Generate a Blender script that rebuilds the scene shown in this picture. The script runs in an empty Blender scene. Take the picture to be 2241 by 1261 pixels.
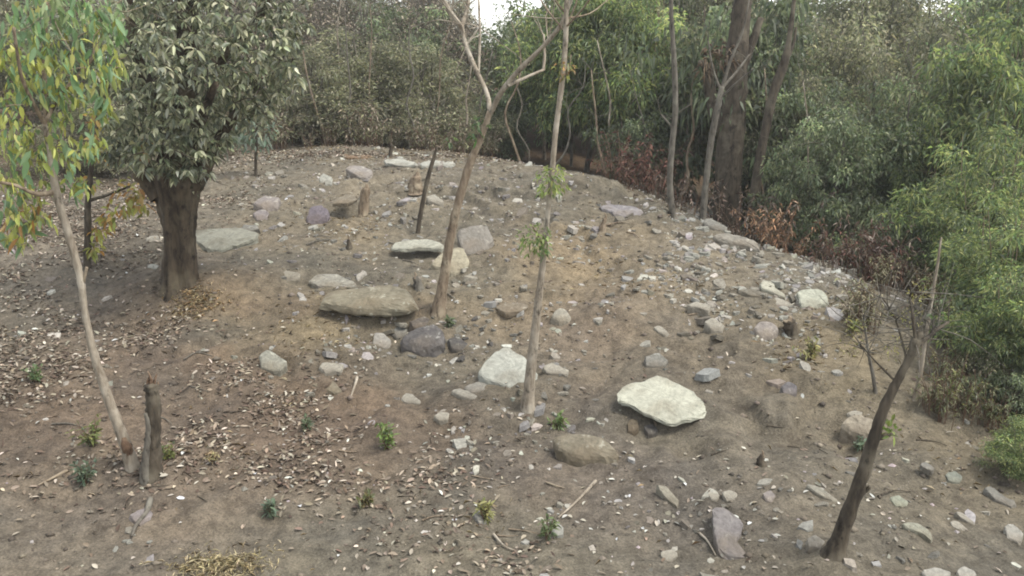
import bpy, math, random
import numpy as np
from mathutils import Vector, Matrix

R = math.radians
rng = np.random.default_rng(7)
random.seed(7)
scene = bpy.context.scene
COL = scene.collection

# ------------------------------------------------------------------ camera, sky, sun, exposure
PITCH = R(15.3)
CAMZ = 3.3
FPX = 1940.0                                  # focal length in photo pixels (2241 wide)
CAM = np.array([0.0, 0.0, CAMZ])
FWD = np.array([0, math.cos(PITCH), -math.sin(PITCH)])
UP = np.array([0, math.sin(PITCH), math.cos(PITCH)])
cam_d = bpy.data.cameras.new('camera')
cam_d.sensor_width = 36.0
cam_d.lens = 36.0 * FPX / 2241.0
cam_d.clip_start = 0.05
cam_d.clip_end = 2000
cam = bpy.data.objects.new('camera', cam_d)
cam.location = CAM
cam.rotation_euler = (math.pi / 2 - PITCH, 0, 0)
COL.objects.link(cam)
scene.camera = cam

SUN_EL, SUN_AZ = R(60), R(112)               # azimuth: clockwise from +Y, light arrives from the right, a little behind
world = bpy.data.worlds.new('World')
scene.world = world
world.use_nodes = True
wn, wl = world.node_tree.nodes, world.node_tree.links
wn.clear()
sky = wn.new('ShaderNodeTexSky')
sky.sky_type = 'NISHITA'
sky.sun_disc = False
sky.sun_elevation = SUN_EL
sky.sun_rotation = SUN_AZ
sky.air_density = 1.0
sky.dust_density = 1.0
hs = wn.new('ShaderNodeHueSaturation')
hs.inputs['Saturation'].default_value = 0.32   # thin even cloud
bg = wn.new('ShaderNodeBackground')
bg.inputs['Strength'].default_value = 0.15
wo = wn.new('ShaderNodeOutputWorld')
wl.new(sky.outputs[0], hs.inputs['Color'])
wl.new(hs.outputs[0], bg.inputs['Color'])
wl.new(bg.outputs[0], wo.inputs['Surface'])

sun_d = bpy.data.lights.new('sun', 'SUN')
sun_d.energy = 1.5
sun_d.angle = R(18)
sun_d.color = (1.0, 0.96, 0.9)
sun = bpy.data.objects.new('sun', sun_d)
sdir = Vector((math.sin(SUN_AZ) * math.cos(SUN_EL), math.cos(SUN_AZ) * math.cos(SUN_EL), math.sin(SUN_EL)))
sun.rotation_euler = sdir.to_track_quat('Z', 'Y').to_euler()
COL.objects.link(sun)

scene.view_settings.view_transform = 'Standard'
scene.view_settings.look = 'None'
scene.view_settings.exposure = 1.45
scene.view_settings.gamma = 1.0
scene.view_settings.use_curve_mapping = False
scene.cycles.use_denoising = True
try:
    scene.cycles.denoiser = 'OPENIMAGEDENOISE'
except Exception:
    pass
scene.cycles.max_bounces = 8
scene.cycles.diffuse_bounces = 5
scene.cycles.transmission_bounces = 4
scene.cycles.filter_width = 1.9

HAZE = 0.0015
# ------------------------------------------------------------------ numeric helpers
def _hash(ix, iy, iz, s):
    h = (ix * 374761393 + iy * 668265263 + iz * 2147483647 + s * 974634777) & 0xFFFFFFFF
    h = ((h ^ (h >> 13)) * 1274126177) & 0xFFFFFFFF
    return ((h ^ (h >> 16)) & 0xFFFF) / 65535.0

def vnoise(P, seed=0):
    P = np.asarray(P, float)
    I = np.floor(P).astype(np.int64)
    F = P - I
    F = F * F * (3 - 2 * F)
    out = np.zeros(len(P))
    for dx in (0, 1):
        for dy in (0, 1):
            for dz in (0, 1):
                w = (F[:, 0] if dx else 1 - F[:, 0]) * (F[:, 1] if dy else 1 - F[:, 1]) * (F[:, 2] if dz else 1 - F[:, 2])
                out += w * _hash(I[:, 0] + dx, I[:, 1] + dy, I[:, 2] + dz, seed)
    return out * 2 - 1

def fbm(P, seed=0, octv=3):
    P = np.asarray(P, float)
    out = np.zeros(len(P)); a = 1.0; t = 0
    for o in range(octv):
        out += a * vnoise(P * 2 ** o + 17.3 * o, seed + o); t += a; a *= 0.5
    return out / t

def ray(px, py):
    return FWD + np.array([1.0, 0, 0]) * (px - 1120.5) / FPX - UP * (py - 630.5) / FPX

def at_y(px, py, Y):
    d = ray(px, py)
    return CAM + d * (Y / d[1])

def project(P):
    V = P - CAM
    dep = V @ FWD
    dep = np.where(dep < 0.05, 0.05, dep)
    return 1120.5 + FPX * V[:, 0] / dep, 630.5 - FPX * (V @ UP) / dep

def depth(P):
    return float((np.asarray(P) - CAM) @ FWD)

# ------------------------------------------------------------------ terrain
CTRL = []
for px, py, Y in [
    (1100, 1261, 5.0), (1100, 1100, 5.9), (1100, 1000, 6.6), (1120, 900, 7.4), (1120, 800, 8.2), (1100, 700, 9.1), (1100, 600, 10.1), (1100, 500, 11.5), (1080, 400, 13.6), (1060, 345, 15.6),
    (560, 1261, 5.0), (560, 1000, 6.5), (560, 800, 8.1), (560, 650, 9.5), (560, 520, 11.3), (560, 440, 12.8), (560, 385, 14.3), (620, 325, 17.0),
    (820, 900, 7.35), (820, 700, 9.0), (820, 560, 10.6), (820, 440, 12.7), (840, 370, 14.6), (840, 325, 16.6),
    (60, 1261, 5.0), (60, 1050, 6.1), (60, 850, 7.5), (60, 700, 8.9), (100, 590, 10.3), (60, 500, 11.6), (60, 420, 13.4), (250, 420, 13.4), (280, 570, 10.4), (330, 330, 16.8),
    (1450, 1200, 5.3), (1450, 1000, 6.5), (1450, 900, 7.2), (1450, 780, 8.1), (1450, 660, 9.2), (1430, 560, 10.5), (1400, 470, 11.9), (1290, 392, 13.6),
    (1480, 482, 11.9), (1700, 558, 10.7), (1850, 612, 9.9), (1990, 655, 9.3), (1700, 700, 8.7), (1750, 850, 7.5), (1750, 1000, 6.4), (1750, 1200, 5.2),
    (2000, 800, 8.0), (2060, 900, 7.3), (2000, 1050, 6.2), (2050, 1240, 5.05), (2190, 1050, 6.2), (2230, 1230, 5.1),
    (1590, 492, 14.5), (1700, 575, 13.0),
]:
    CTRL.append(at_y(px, py, Y))
CTRL += [np.array(p, float) for p in [
    (0, 0, 1.65), (-3, 0, 1.7), (3, 0, 1.6), (0, 3, 0.4), (-3, 3, 0.45), (3, 3, 0.35), (0, -6, 2.4), (-9, 0, 1.6), (9, 0, 1.0),
    (6.5, 5, -0.3), (6.5, 8, -0.7), (7, 11, -0.8), (6, 14, -0.3), (9, 9, -1.1), (9, 18, 0.1),
    (0, 18, 0.9), (0, 21, 1.1), (4, 18, 0.4), (5, 23, 0.9), (-4, 19, 1.4), (-4, 24, 1.9), (-9, 18, 1.7), (-9, 12, 1.2), (-9, 7, 0.5),
    (-20, 5, 1.0), (-20, 20, 1.9), (20, 10, -0.8), (20, 25, 0.6), (0, 35, 2.5), (-20, 35, 2.9), (20, 40, 1.6), (-12, -10, 2.2), (12, -10, 1.8)]]
CTRL = np.array(CTRL)
_n = len(CTRL)
def _phi(r2):
    return 0.5 * r2 * np.log(r2 + 1e-9)
_A = _phi(((CTRL[:, None, :2] - CTRL[None, :, :2]) ** 2).sum(-1)) + 0.35 * np.eye(_n)
_Pm = np.c_[np.ones(_n), CTRL[:, :2]]
_S = np.block([[_A, _Pm], [_Pm.T, np.zeros((3, 3))]])
_W = np.linalg.solve(_S, np.r_[CTRL[:, 2], 0, 0, 0])

DENTS = []
def hgt(xy):
    xy = np.atleast_2d(np.asarray(xy, float))
    c = np.clip(xy, [-22, -10], [22, 42])
    out = np.empty(len(xy))
    for i in range(0, len(xy), 20000):
        q = c[i:i + 20000]
        out[i:i + 20000] = _phi(((q[:, None] - CTRL[None, :, :2]) ** 2).sum(-1)) @ _W[:_n] + _W[_n] + q @ _W[_n + 1:]
    Q = np.c_[xy, np.zeros(len(xy))]
    # eroded steps on the dome
    st = 0.27
    t = out / st + 1.5 * fbm(Q * 0.8, 51, 3) + 0.35 * fbm(Q * 3.5, 53, 2)
    f = t - np.floor(t)
    rise = np.clip((f - 0.62) / 0.38, 0, 1); rise = rise * rise * (3 - 2 * rise)
    m = np.clip(1.3 - ((xy[:, 0] - 1.0) / 5.0) ** 2, 0, 1) * np.clip((xy[:, 1] - 5.5) / 1.5, 0, 1) * np.clip((16 - xy[:, 1]) / 3, 0, 1)
    out += 0.95 * st * (rise - f + 0.3) * m * np.clip(0.55 + 0.9 * fbm(Q * 0.6, 57, 2), 0, 1)
    near = np.exp(-((xy[:, 1] - 9) / 14) ** 2)
    out += 0.09 * fbm(Q * 0.9, 3, 2) + near * (0.055 * fbm(Q * 2.6, 5, 3) + 0.030 * (0.35 - np.abs(fbm(Q * 5.3, 41, 2))) + 0.020 * fbm(Q * 13, 9, 2))
    for x, y, r, dz in DENTS:
        out += dz * np.exp(-(((xy[:, 0] - x) ** 2 + (xy[:, 1] - y) ** 2) / r ** 2))
    far = np.clip((np.linalg.norm(xy - [0, 12], axis=1) - 30) / 40, 0, 1)
    return out * (1 - far) + 0.6 * far

def gz(x, y):
    return float(hgt([[x, y]])[0])

def ground(px, py):
    """where the line of sight through a photo pixel meets the ground"""
    d = ray(px, py); d = d / d[1]
    Ys = np.arange(3.6, 40, 0.04)
    P = CAM + Ys[:, None] * d
    below = P[:, 2] < hgt(P[:, :2])
    k = int(np.argmax(below)) if below.any() else len(Ys) - 1
    p = P[k].copy(); p[2] = gz(p[0], p[1])
    return p

_d = []
for px, py, r, dz in [   # hollows washed out below stones and banks, and the swell at the tree feet
    (790, 712, .26, -.14), (880, 712, .22, -.13), (1475, 940, .24, -.13), (1400, 945, .16, -.06), (905, 560, .2, -.1), (760, 462, .2, -.16), (1290, 1015, .2, -.05),
    (1530, 705, .16, -.10), (1560, 745, .2, -.12), (1600, 560, .2, -.04), (1850, 965, .3, -.12), (960, 770, .2, -.10), (1000, 605, .15, -.07), (480, 566, .22, -.08),
    (1180, 880, .22, .05), (388, 625, .5, .12), (1420, 640, .4, .08), (1330, 690, .35, .10), (1330, 770, .35, -.10), (1500, 760, .3, -.07), (680, 560, .3, .08), (700, 600, .3, -.05),
    (300, 700, .5, -.10), (1830, 1225, .25, .07), (2040, 900, .3, .10), (2080, 940, .25, -.10), (1750, 745, .25, -.08), (300, 1040, .3, .06), (1090, 690, .2, -.06), (1880, 860, .3, .06)]:
    g = ground(px, py); _d.append((g[0], g[1], r, dz))
DENTS.extend(_d)

# ------------------------------------------------------------------ mesh helpers
class MB:
    def __init__(s):
        s.v = []; s.f3 = []; s.f4 = []; s.c = []; s.n = 0
    def add(s, v, f3=None, f4=None, c=None):
        v = np.asarray(v, float).reshape(-1, 3)
        if f3 is not None and len(f3): s.f3.append(np.asarray(f3, np.int64).reshape(-1, 3) + s.n)
        if f4 is not None and len(f4): s.f4.append(np.asarray(f4, np.int64).reshape(-1, 4) + s.n)
        if c is None: c = np.ones(3)
        c = np.broadcast_to(np.asarray(c, float), (len(v), 3))
        s.v.append(v); s.c.append(c); s.n += len(v)
    def mesh(s, name, mat, smooth=True):
        me = bpy.data.meshes.new(name)
        V = np.concatenate(s.v); C = np.concatenate(s.c)
        f3 = np.concatenate(s.f3) if s.f3 else np.zeros((0, 3), np.int64)
        f4 = np.concatenate(s.f4) if s.f4 else np.zeros((0, 4), np.int64)
        me.vertices.add(len(V)); me.vertices.foreach_set('co', V.astype(np.float32).ravel())
        li = np.r_[f3.ravel(), f4.ravel()].astype(np.int32)
        me.loops.add(len(li)); me.loops.foreach_set('vertex_index', li)
        ls = np.r_[np.arange(len(f3)) * 3, len(f3) * 3 + np.arange(len(f4)) * 4].astype(np.int32)
        me.polygons.add(len(ls)); me.polygons.foreach_set('loop_start', ls)
        me.polygons.foreach_set('use_smooth', np.full(len(ls), smooth, bool))
        me.update(calc_edges=True)
        a = me.color_attributes.new('col', 'FLOAT_COLOR', 'POINT')
        a.data.foreach_set('color', np.c_[C, np.ones(len(C))].astype(np.float32).ravel())
        me.materials.append(mat)
        return me
    def obj(s, name, mat, parent=None, smooth=True, loc=None):
        o = bpy.data.objects.new(name, s.mesh(name, mat, smooth))
        COL.objects.link(o)
        if parent is not None: o.parent = parent
        if loc is not None: o.location = loc
        return o

def tag(o, label=None, cat=None, group=None, kind=None):
    if label: o['label'] = label
    if cat: o['category'] = cat
    if group: o['group'] = group
    if kind: o['kind'] = kind
    return o

def empty(name, loc, label, cat, group=None):
    o = bpy.data.objects.new(name, None)
    o.empty_display_size = 0.1
    o.location = loc
    COL.objects.link(o)
    return tag(o, label, cat, group)

def copy_tree(o, parent=None):
    c = o.copy(); COL.objects.link(c); c.parent = parent
    for ch in list(o.children): copy_tree(ch, c)
    return c

def catmull(P, k):
    P = np.asarray(P, float)
    if len(P) < 3: 
        t = np.linspace(0, 1, k + 1)[:, None]
        return P[0] * (1 - t) + P[-1] * t
    Q = np.vstack([2 * P[0] - P[1], P, 2 * P[-1] - P[-2]])
    out = []
    for i in range(len(P) - 1):
        p0, p1, p2, p3 = Q[i:i + 4]
        for t in np.linspace(0, 1, k, endpoint=False):
            out.append(0.5 * (2 * p1 + (p2 - p0) * t + (2 * p0 - 5 * p1 + 4 * p2 - p3) * t * t + (3 * p1 - p0 - 3 * p2 + p3) * t ** 3))
    out.append(P[-1])
    return np.array(out)

def tube(mb, P, rad, sides=7, k=4, rough=0.08, col=(1, 1, 1), cap=True, ridge=0.0):
    """a tapering limb along points P with a radius for each point"""
    P = np.asarray(P, float); rad = np.asarray(rad, float)
    X = catmull(np.c_[P, rad], k)
    C, r = X[:, :3], np.maximum(X[:, 3], 0.0008)
    n = len(C)
    T = np.gradient(C, axis=0); T /= np.linalg.norm(T, axis=1)[:, None] + 1e-9
    ref = np.array([0.31, -0.94, 0.1])
    A = np.cross(T, ref); A /= np.linalg.norm(A, axis=1)[:, None] + 1e-9
    B = np.cross(T, A)
    th = np.arange(sides) / sides * 2 * np.pi
    jit = 1 + rough * rng.normal(size=(n, sides)).clip(-2, 2)
    if ridge:
        Zs = np.repeat(np.cumsum(np.r_[0, np.linalg.norm(np.diff(C, axis=0), axis=1)])[:, None], sides, 1)
        q = np.stack([np.cos(th)[None] * 3.2 + 0 * Zs, np.sin(th)[None] * 3.2 + 0 * Zs, Zs * 1.3], -1).reshape(-1, 3)
        jit = jit * (1 + ridge * (0.3 - 1.6 * np.abs(fbm(q, 61, 2)))).reshape(n, sides)
    V = C[:, None] + (r[:, None] * jit)[..., None] * (np.cos(th)[None, :, None] * A[:, None] + np.sin(th)[None, :, None] * B[:, None])
    i = np.arange(n - 1)[:, None] * sides; j = np.arange(sides)[None]
    j2 = (j + 1) % sides
    F = np.stack([i + j, i + j2, i + sides + j2, i + sides + j], -1).reshape(-1, 4)
    V = V.reshape(-1, 3)
    f3 = []
    if cap:
        V = np.vstack([V, C[-1] + T[-1] * r[-1] * 0.4])
        t = n * sides; b = (n - 1) * sides
        f3 = [(b + q, b + (q + 1) % sides, t) for q in range(sides)]
    mb.add(V, f3, F, col)

def norm(v):
    return v / (np.linalg.norm(v, axis=-1, keepdims=True) + 1e-9)

def leaves(mb, P, D, L, W, C, droop=0.25, near=False, flat=0.6, fold=0.10):
    """leaf blades: base P, axis D, length L, width W, own colour C"""
    n = len(P)
    if n == 0: return
    L = np.broadcast_to(L, n)[:, None]; W = np.broadcast_to(W, n)[:, None]
    D = norm(D)
    N = norm(np.array([0, 0, 1.0]) * flat + rng.normal(size=(n, 3)) * (1.05 - flat) * 0.8)
    S = norm(np.cross(D, N)); N = np.cross(S, D)
    Z = np.array([0, 0, -1.0])
    if not near:
        V = np.stack([P, P + D * .42 * L + S * .5 * W + N * fold * L, P + D * L + Z * droop * L, P + D * .42 * L - S * .5 * W + N * fold * L], 1)
        b = np.arange(n)[:, None] * 4
        f = np.concatenate([b + [0, 1, 2], b + [0, 2, 3]])
        k = 4
    else:
        def mid(t): return P + D * t * L + Z * droop * t * t * L
        up = N * fold * W * 2
        V = np.stack([P, mid(.3), mid(.65), mid(1.0),
                      mid(.3) + S * .46 * W + up, mid(.3) - S * .46 * W + up,
                      mid(.65) + S * .42 * W + up, mid(.65) - S * .42 * W + up], 1)
        b = np.arange(n)[:, None] * 8
        f = np.concatenate([b + q for q in ([0, 4, 1], [0, 1, 5], [4, 6, 2], [4, 2, 1], [1, 2, 7], [1, 7, 5], [6, 3, 2], [2, 3, 7])])
        k = 8
    mb.add(V.reshape(-1, 3), f, None, np.repeat(np.asarray(C, float), k, 0))

def palette(cols, n, jitter=0.22):
    cols = np.asarray(cols, float)
    c = cols[rng.integers(len(cols), size=n)]
    return np.clip(c * np.exp(rng.normal(size=(n, 1)) * jitter) * np.exp(rng.normal(size=(n, 3)) * 0.022), 0.004, 0.75)

def sphere_pts(n):
    return norm(rng.normal(size=(n, 3)))

# ------------------------------------------------------------------ materials
def nodes_of(name):
    m = bpy.data.materials.new(name); m.use_nodes = True
    nt = m.node_tree; nt.nodes.clear()
    out = nt.nodes.new('ShaderNodeOutputMaterial')
    return m, nt, out

def add(nt, t, **kw):
    n = nt.nodes.new(t)
    for k, v in kw.items():
        if hasattr(n, k): setattr(n, k, v)
        else: n.inputs[k].default_value = v
    return n

def noise(nt, vec, scale, detail=4, rough=0.6):
    n = nt.nodes.new('ShaderNodeTexNoise')
    n.inputs['Scale'].default_value = scale; n.inputs['Detail'].default_value = detail; n.inputs['Roughness'].default_value = rough
    nt.links.new(vec, n.inputs['Vector'])
    return n.outputs['Fac']

def ramp(nt, fac, stops):
    r = nt.nodes.new('ShaderNodeValToRGB')
    e = r.color_ramp.elements
    while len(e) < len(stops): e.new(0.5)
    for q, (p, c) in zip(e, stops):
        q.position = p; q.color = (c[0], c[1], c[2], 1) if hasattr(c, '__len__') else (c, c, c, 1)
    nt.links.new(fac, r.inputs['Fac'])
    return r.outputs['Color']

def mix(nt, a, b, fac, mode='MIX'):
    m = nt.nodes.new('ShaderNodeMix'); m.data_type = 'RGBA'; m.blend_type = mode
    for sock, v in ((m.inputs[6], a), (m.inputs[7], b)):
        if hasattr(v, 'links'): nt.links.new(v, sock)
        else: sock.default_value = (*v, 1)
    if hasattr(fac, 'links'): nt.links.new(fac, m.inputs[0])
    else: m.inputs[0].default_value = fac
    return m.outputs[2]

def bump(nt, h, strength, dist):
    b = nt.nodes.new('ShaderNodeBump')
    b.inputs['Strength'].default_value = strength; b.inputs['Distance'].default_value = dist
    nt.links.new(h, b.inputs['Height'])
    return b.outputs['Normal']

def coord(nt, kind='Object', scale=None):
    t = nt.nodes.new('ShaderNodeTexCoord').outputs[kind]
    if scale:
        mp = nt.nodes.new('ShaderNodeMapping'); mp.inputs['Scale'].default_value = scale
        nt.links.new(t, mp.inputs['Vector']); t = mp.outputs[0]
    return t

def attr(nt):
    a = nt.nodes.new('ShaderNodeAttribute'); a.attribute_name = 'col'
    return a.outputs['Color']

def principled(nt, out, col, rough=0.9, spec=0.25, nrm=None):
    p = nt.nodes.new('ShaderNodeBsdfPrincipled')
    if hasattr(col, 'links'): nt.links.new(col, p.inputs['Base Color'])
    else: p.inputs['Base Color'].default_value = (*col, 1)
    p.inputs['Roughness'].default_value = rough
    p.inputs['Specular IOR Level'].default_value = spec
    if nrm is not None: nt.links.new(nrm, p.inputs['Normal'])
    nt.links.new(p.outputs[0], out.inputs['Surface'])
    return p

def m_leaf(name, under=1.0, gloss=0.45, trans=0.3):
    """leaf: own colour per blade, paler underside, a little light through the blade"""
    m, nt, out = nodes_of(name)
    c = attr(nt)
    geo = nt.nodes.new('ShaderNodeNewGeometry')
    cu = mix(nt, c, (0.33, 0.34, 0.27), under)
    cc = mix(nt, c, cu, geo.outputs['Backfacing'])
    p = nt.nodes.new('ShaderNodeBsdfPrincipled')
    nt.links.new(cc, p.inputs['Base Color'])
    p.inputs['Roughness'].default_value = gloss; p.inputs['Specular IOR Level'].default_value = 0.4
    tr = nt.nodes.new('ShaderNodeBsdfTranslucent')
    nt.links.new(mix(nt, c, (0.9, 1.0, 0.35), 0.25, 'MULTIPLY'), tr.inputs['Color'])
    ms = nt.nodes.new('ShaderNodeMixShader'); ms.inputs[0].default_value = trans
    nt.links.new(p.outputs[0], ms.inputs[1]); nt.links.new(tr.outputs[0], ms.inputs[2])
    nt.links.new(ms.outputs[0], out.inputs['Surface'])
    return m

def m_dry(name, k=1.0):
    m, nt, out = nodes_of(name)
    principled(nt, out, mix(nt, attr(nt), (k, k, k), 1.0, 'MULTIPLY'), 0.85, 0.2)
    return m

def m_bark(name, c1, c2, c3, scale=1.0):
    m, nt, out = nodes_of(name)
    v = coord(nt, 'Object', (14 * scale, 14 * scale, 3.2 * scale))
    v2 = coord(nt, 'Object')
    n1 = noise(nt, v, 2.2, 6, 0.65)
    n2 = noise(nt, v2, 5 * scale, 3)
    kn = noise(nt, coord(nt, 'Object', (9 * scale, 9 * scale, 5 * scale)), 1.6, 4, .7)
    c = mix(nt, ramp(nt, n1, [(0.32, c1), (0.68, c2)]), c3, ramp(nt, n2, [(0.5, 0.0), (0.66, 0.75)]))
    c = mix(nt, c, ramp(nt, kn, [(.34, .35), (.45, 1.0)]), 1.0, 'MULTIPLY')
    c = mix(nt, c, (.76, .76, .76), 1.0, 'MULTIPLY')
    principled(nt, out, c, 0.9, 0.2, bump(nt, n1, 0.7, 0.012))
    return m

def m_stone(name, base, alt, dirt, dirt_amt=0.4):
    m, nt, out = nodes_of(name)
    v = coord(nt, 'Object')
    n1 = noise(nt, v, 7, 6, 0.65)
    n2 = noise(nt, v, 2.6, 4, 0.6)
    n3 = noise(nt, v, 26, 6, 0.75)
    c = mix(nt, ramp(nt, n1, [(0.3, alt), (0.62, base)]), dirt, ramp(nt, n2, [(0.56 - 0.2 * dirt_amt, 0.0), (0.78 - 0.2 * dirt_amt, 0.85)]))
    n6 = noise(nt, v, 17, 5, 0.7)
    c = mix(nt, c, (0.10, 0.095, 0.075), ramp(nt, n6, [(0.58, 0.0), (0.70, 0.45)]))
    c = mix(nt, c, (0.46, 0.45, 0.38), ramp(nt, noise(nt, v, 11, 4, 0.6), [(0.60, 0.0), (0.68, 0.5)]))
    c = mix(nt, c, ramp(nt, n3, [(0.3, 0.62), (0.6, 1.05)]), 0.8, 'MULTIPLY')
    c = mix(nt, c, attr(nt), 1.0, 'MULTIPLY')
    c = mix(nt, c, (.67, .67, .66), 1.0, 'MULTIPLY')
    hh = mix(nt, ramp(nt, n1, [(0, 0.0), (1, 1.0)]), ramp(nt, n3, [(0, 0.0), (1, 1.0)]), 0.35)
    principled(nt, out, c, 0.88, 0.25, bump(nt, hh, 0.8, 0.025))
    return m

def m_ground():
    m, nt, out = nodes_of('soil')
    v = coord(nt, 'Object')
    n1 = noise(nt, v, 1.3, 5, 0.6)
    n2 = noise(nt, v, 9, 6, 0.7)
    n3 = noise(nt, v, 60, 5, 0.75)
    n4 = noise(nt, v, 24, 4, 0.7)
    c = attr(nt)
    c = mix(nt, c, ramp(nt, n1, [(0.3, (0.80, 0.80, 0.82)), (0.7, (1.18, 1.12, 1.04))]), 1.0, 'MULTIPLY')
    c = mix(nt, c, ramp(nt, n2, [(0.3, 0.55), (0.7, 1.42)]), 1.0, 'MULTIPLY')
    c = mix(nt, c, ramp(nt, n3, [(0.3, 0.5), (0.72, 1.5)]), 1.0, 'MULTIPLY')
    n5 = noise(nt, v, 3.6, 5, 0.75)
    c = mix(nt, c, (0.085, 0.068, 0.05), ramp(nt, n5, [(0.56, 0.0), (0.70, 0.7)]))
    c = mix(nt, c, (0.42, 0.38, 0.31), ramp(nt, n4, [(0.66, 0.0), (0.74, 0.55)]))
    c = mix(nt, c, (.745, .742, .725), 1.0, 'MULTIPLY')
    hh = mix(nt, ramp(nt, n2, [(0, 0.0), (1, 1.0)]), ramp(nt, n3, [(0, 0.0), (1, 1.0)]), 0.4)
    principled(nt, out, c, 0.95, 0.15, bump(nt, hh, 0.9, 0.04))
    return m

M_SOIL = m_ground()
M_LEAF = m_leaf('leaf_green', 0.35, 0.45, 0.48)
M_LEAF_PALE = m_leaf('leaf_pale_underside', 0.6, 0.4, 0.35)
M_LEAF_YEL = m_leaf('leaf_turning', 0.15, 0.5, 0.4)
M_DRY = m_dry('dry_plant')
M_LITTER = m_dry('dry_litter', .70)
M_BARK_PALE = m_bark('bark_pale', (0.19, 0.15, 0.105), (0.42, 0.36, 0.27), (0.52, 0.46, 0.36))
M_BARK_TAN = m_bark('bark_tan', (0.14, 0.10, 0.065), (0.32, 0.25, 0.17), (0.43, 0.36, 0.25))
M_BARK_DARK = m_bark('bark_dark', (0.04, 0.032, 0.023), (0.13, 0.105, 0.073), (0.18, 0.155, 0.11), 0.8)
M_BARK_BIG = m_bark('bark_fissured', (0.026, 0.02, 0.014), (0.12, 0.09, 0.058), (0.17, 0.14, 0.09), 0.55)
M_BARK_GREY = m_bark('bark_grey', (0.09, 0.078, 0.06), (0.19, 0.17, 0.135), (0.25, 0.23, 0.18))
M_CUT = m_bark('cut_wood', (0.12, 0.075, 0.048), (0.22, 0.14, 0.085), (0.30, 0.22, 0.15), 3)
STONE = dict(
    pale=m_stone('stone_pale', (0.48, 0.465, 0.39), (0.38, 0.37, 0.31), (0.22, 0.19, 0.14), 0.3),
    cream=m_stone('stone_cream', (0.43, 0.395, 0.315), (0.31, 0.28, 0.22), (0.20, 0.165, 0.12), 0.5),
    grey=m_stone('stone_grey', (0.28, 0.265, 0.225), (0.19, 0.18, 0.15), (0.18, 0.15, 0.11), 0.5),
    mauve=m_stone('stone_mauve', (0.285, 0.262, 0.245), (0.20, 0.18, 0.168), (0.20, 0.165, 0.125), 0.5),
    brown=m_stone('stone_brown', (0.235, 0.21, 0.16), (0.155, 0.135, 0.10), (0.18, 0.145, 0.10), 0.5),
    dark=m_stone('stone_dark', (0.14, 0.128, 0.112), (0.075, 0.068, 0.062), (0.14, 0.115, 0.085), 0.4),
)

# ------------------------------------------------------------------ ground sheet
def axis(a, b, step, lo, hi):
    core = np.arange(a, b + 1e-6, step)
    def run(start, end, sgn):
        out = []; s = step; x = start
        while sgn * (end - x) > 0:
            s *= 1.22; x += sgn * s; out.append(x)
        return out
    return np.array(sorted(run(a, lo, -1)) + list(core) + run(b, hi, 1))

def blob(px, py, cx, cy, rx, ry):
    return np.exp(-(((px - cx) / rx) ** 2 + ((py - cy) / ry) ** 2))

# kinds of soil by place on the mound, plus the thick tree's painted shade: (centre on the ground, radius m, strength, colour)
SOILS_AND_SHADE = []
for cx, cy, r, k, c in [
    (1350, 620, 1.4, 0.8, (0.275, 0.222, 0.142)), (300, 1040, 0.35, 0.7, (0.10, 0.085, 0.075)), (1250, 560, 0.9, 0.5, (0.26, 0.20, 0.125)), (680, 720, 0.8, 0.7, (0.25, 0.20, 0.12)),
    (430, 640, 0.6, 0.6, (0.26, 0.185, 0.10)), (1780, 770, 0.9, 0.6, (0.26, 0.215, 0.13)), (760, 490, 0.7, 0.45, (0.23, 0.18, 0.11)),
    (2120, 950, 1.0, 0.6, (0.25, 0.21, 0.14)), (300, 680, 1.3, 0.5, (0.15, 0.127, 0.10)), (150, 610, 0.9, 0.4, (0.16, 0.138, 0.11)),  # last pair here: shade left of the thick tree, painted into the ground colour
    (1000, 960, 1.2, 0.55, (0.125, 0.105, 0.083)), (1300, 720, 0.8, 0.5, (0.19, 0.145, 0.115)), (1320, 1050, 0.7, 0.5, (0.14, 0.115, 0.10)),
    (1600, 800, 0.9, 0.5, (0.15, 0.125, 0.095)), (1600, 600, 1.3, 0.6, (0.20, 0.18, 0.14)), (850, 380, 2.0, 0.5, (0.24, 0.205, 0.15)),
    (100, 900, 1.7, 0.75, (0.17, 0.125, 0.09)), (600, 950, 1.3, 0.7, (0.17, 0.12, 0.085)), (200, 1180, 1.2, 0.5, (0.215, 0.185, 0.145)),
    (80, 500, 2.0, 0.6, (0.24, 0.205, 0.16)), (1650, 1100, 1.2, 0.4, (0.20, 0.175, 0.14)),
]:
    SOILS_AND_SHADE.append((ground(cx, cy), r, k, np.array(c)))

def soil_colour(xy):
    Q = np.c_[xy, np.zeros(len(xy))]
    c = np.tile(np.array([0.170, 0.154, 0.118]), (len(xy), 1))
    w = fbm(Q * 0.5, 21, 3)[:, None]
    c = c * (1 + 0.25 * w)
    for g, r, k, col in SOILS_AND_SHADE:
        d = np.linalg.norm(xy - g[:2], axis=1) * (1 + 0.55 * fbm(Q * 1.6, 31, 3))
        a = (k * np.exp(-(d / r) ** 2))[:, None]
        c = c * (1 - a) + col * a
    # woodland floor: brown leaf mould away from the cleared mound
    d = np.maximum((np.abs(xy[:, 0] + 0.3) - 6) / 3, (xy[:, 1] - 17) / 2).clip(0, 1)[:, None]
    return c * (1 - d) + np.array([0.115, 0.08, 0.05]) * d

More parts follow.
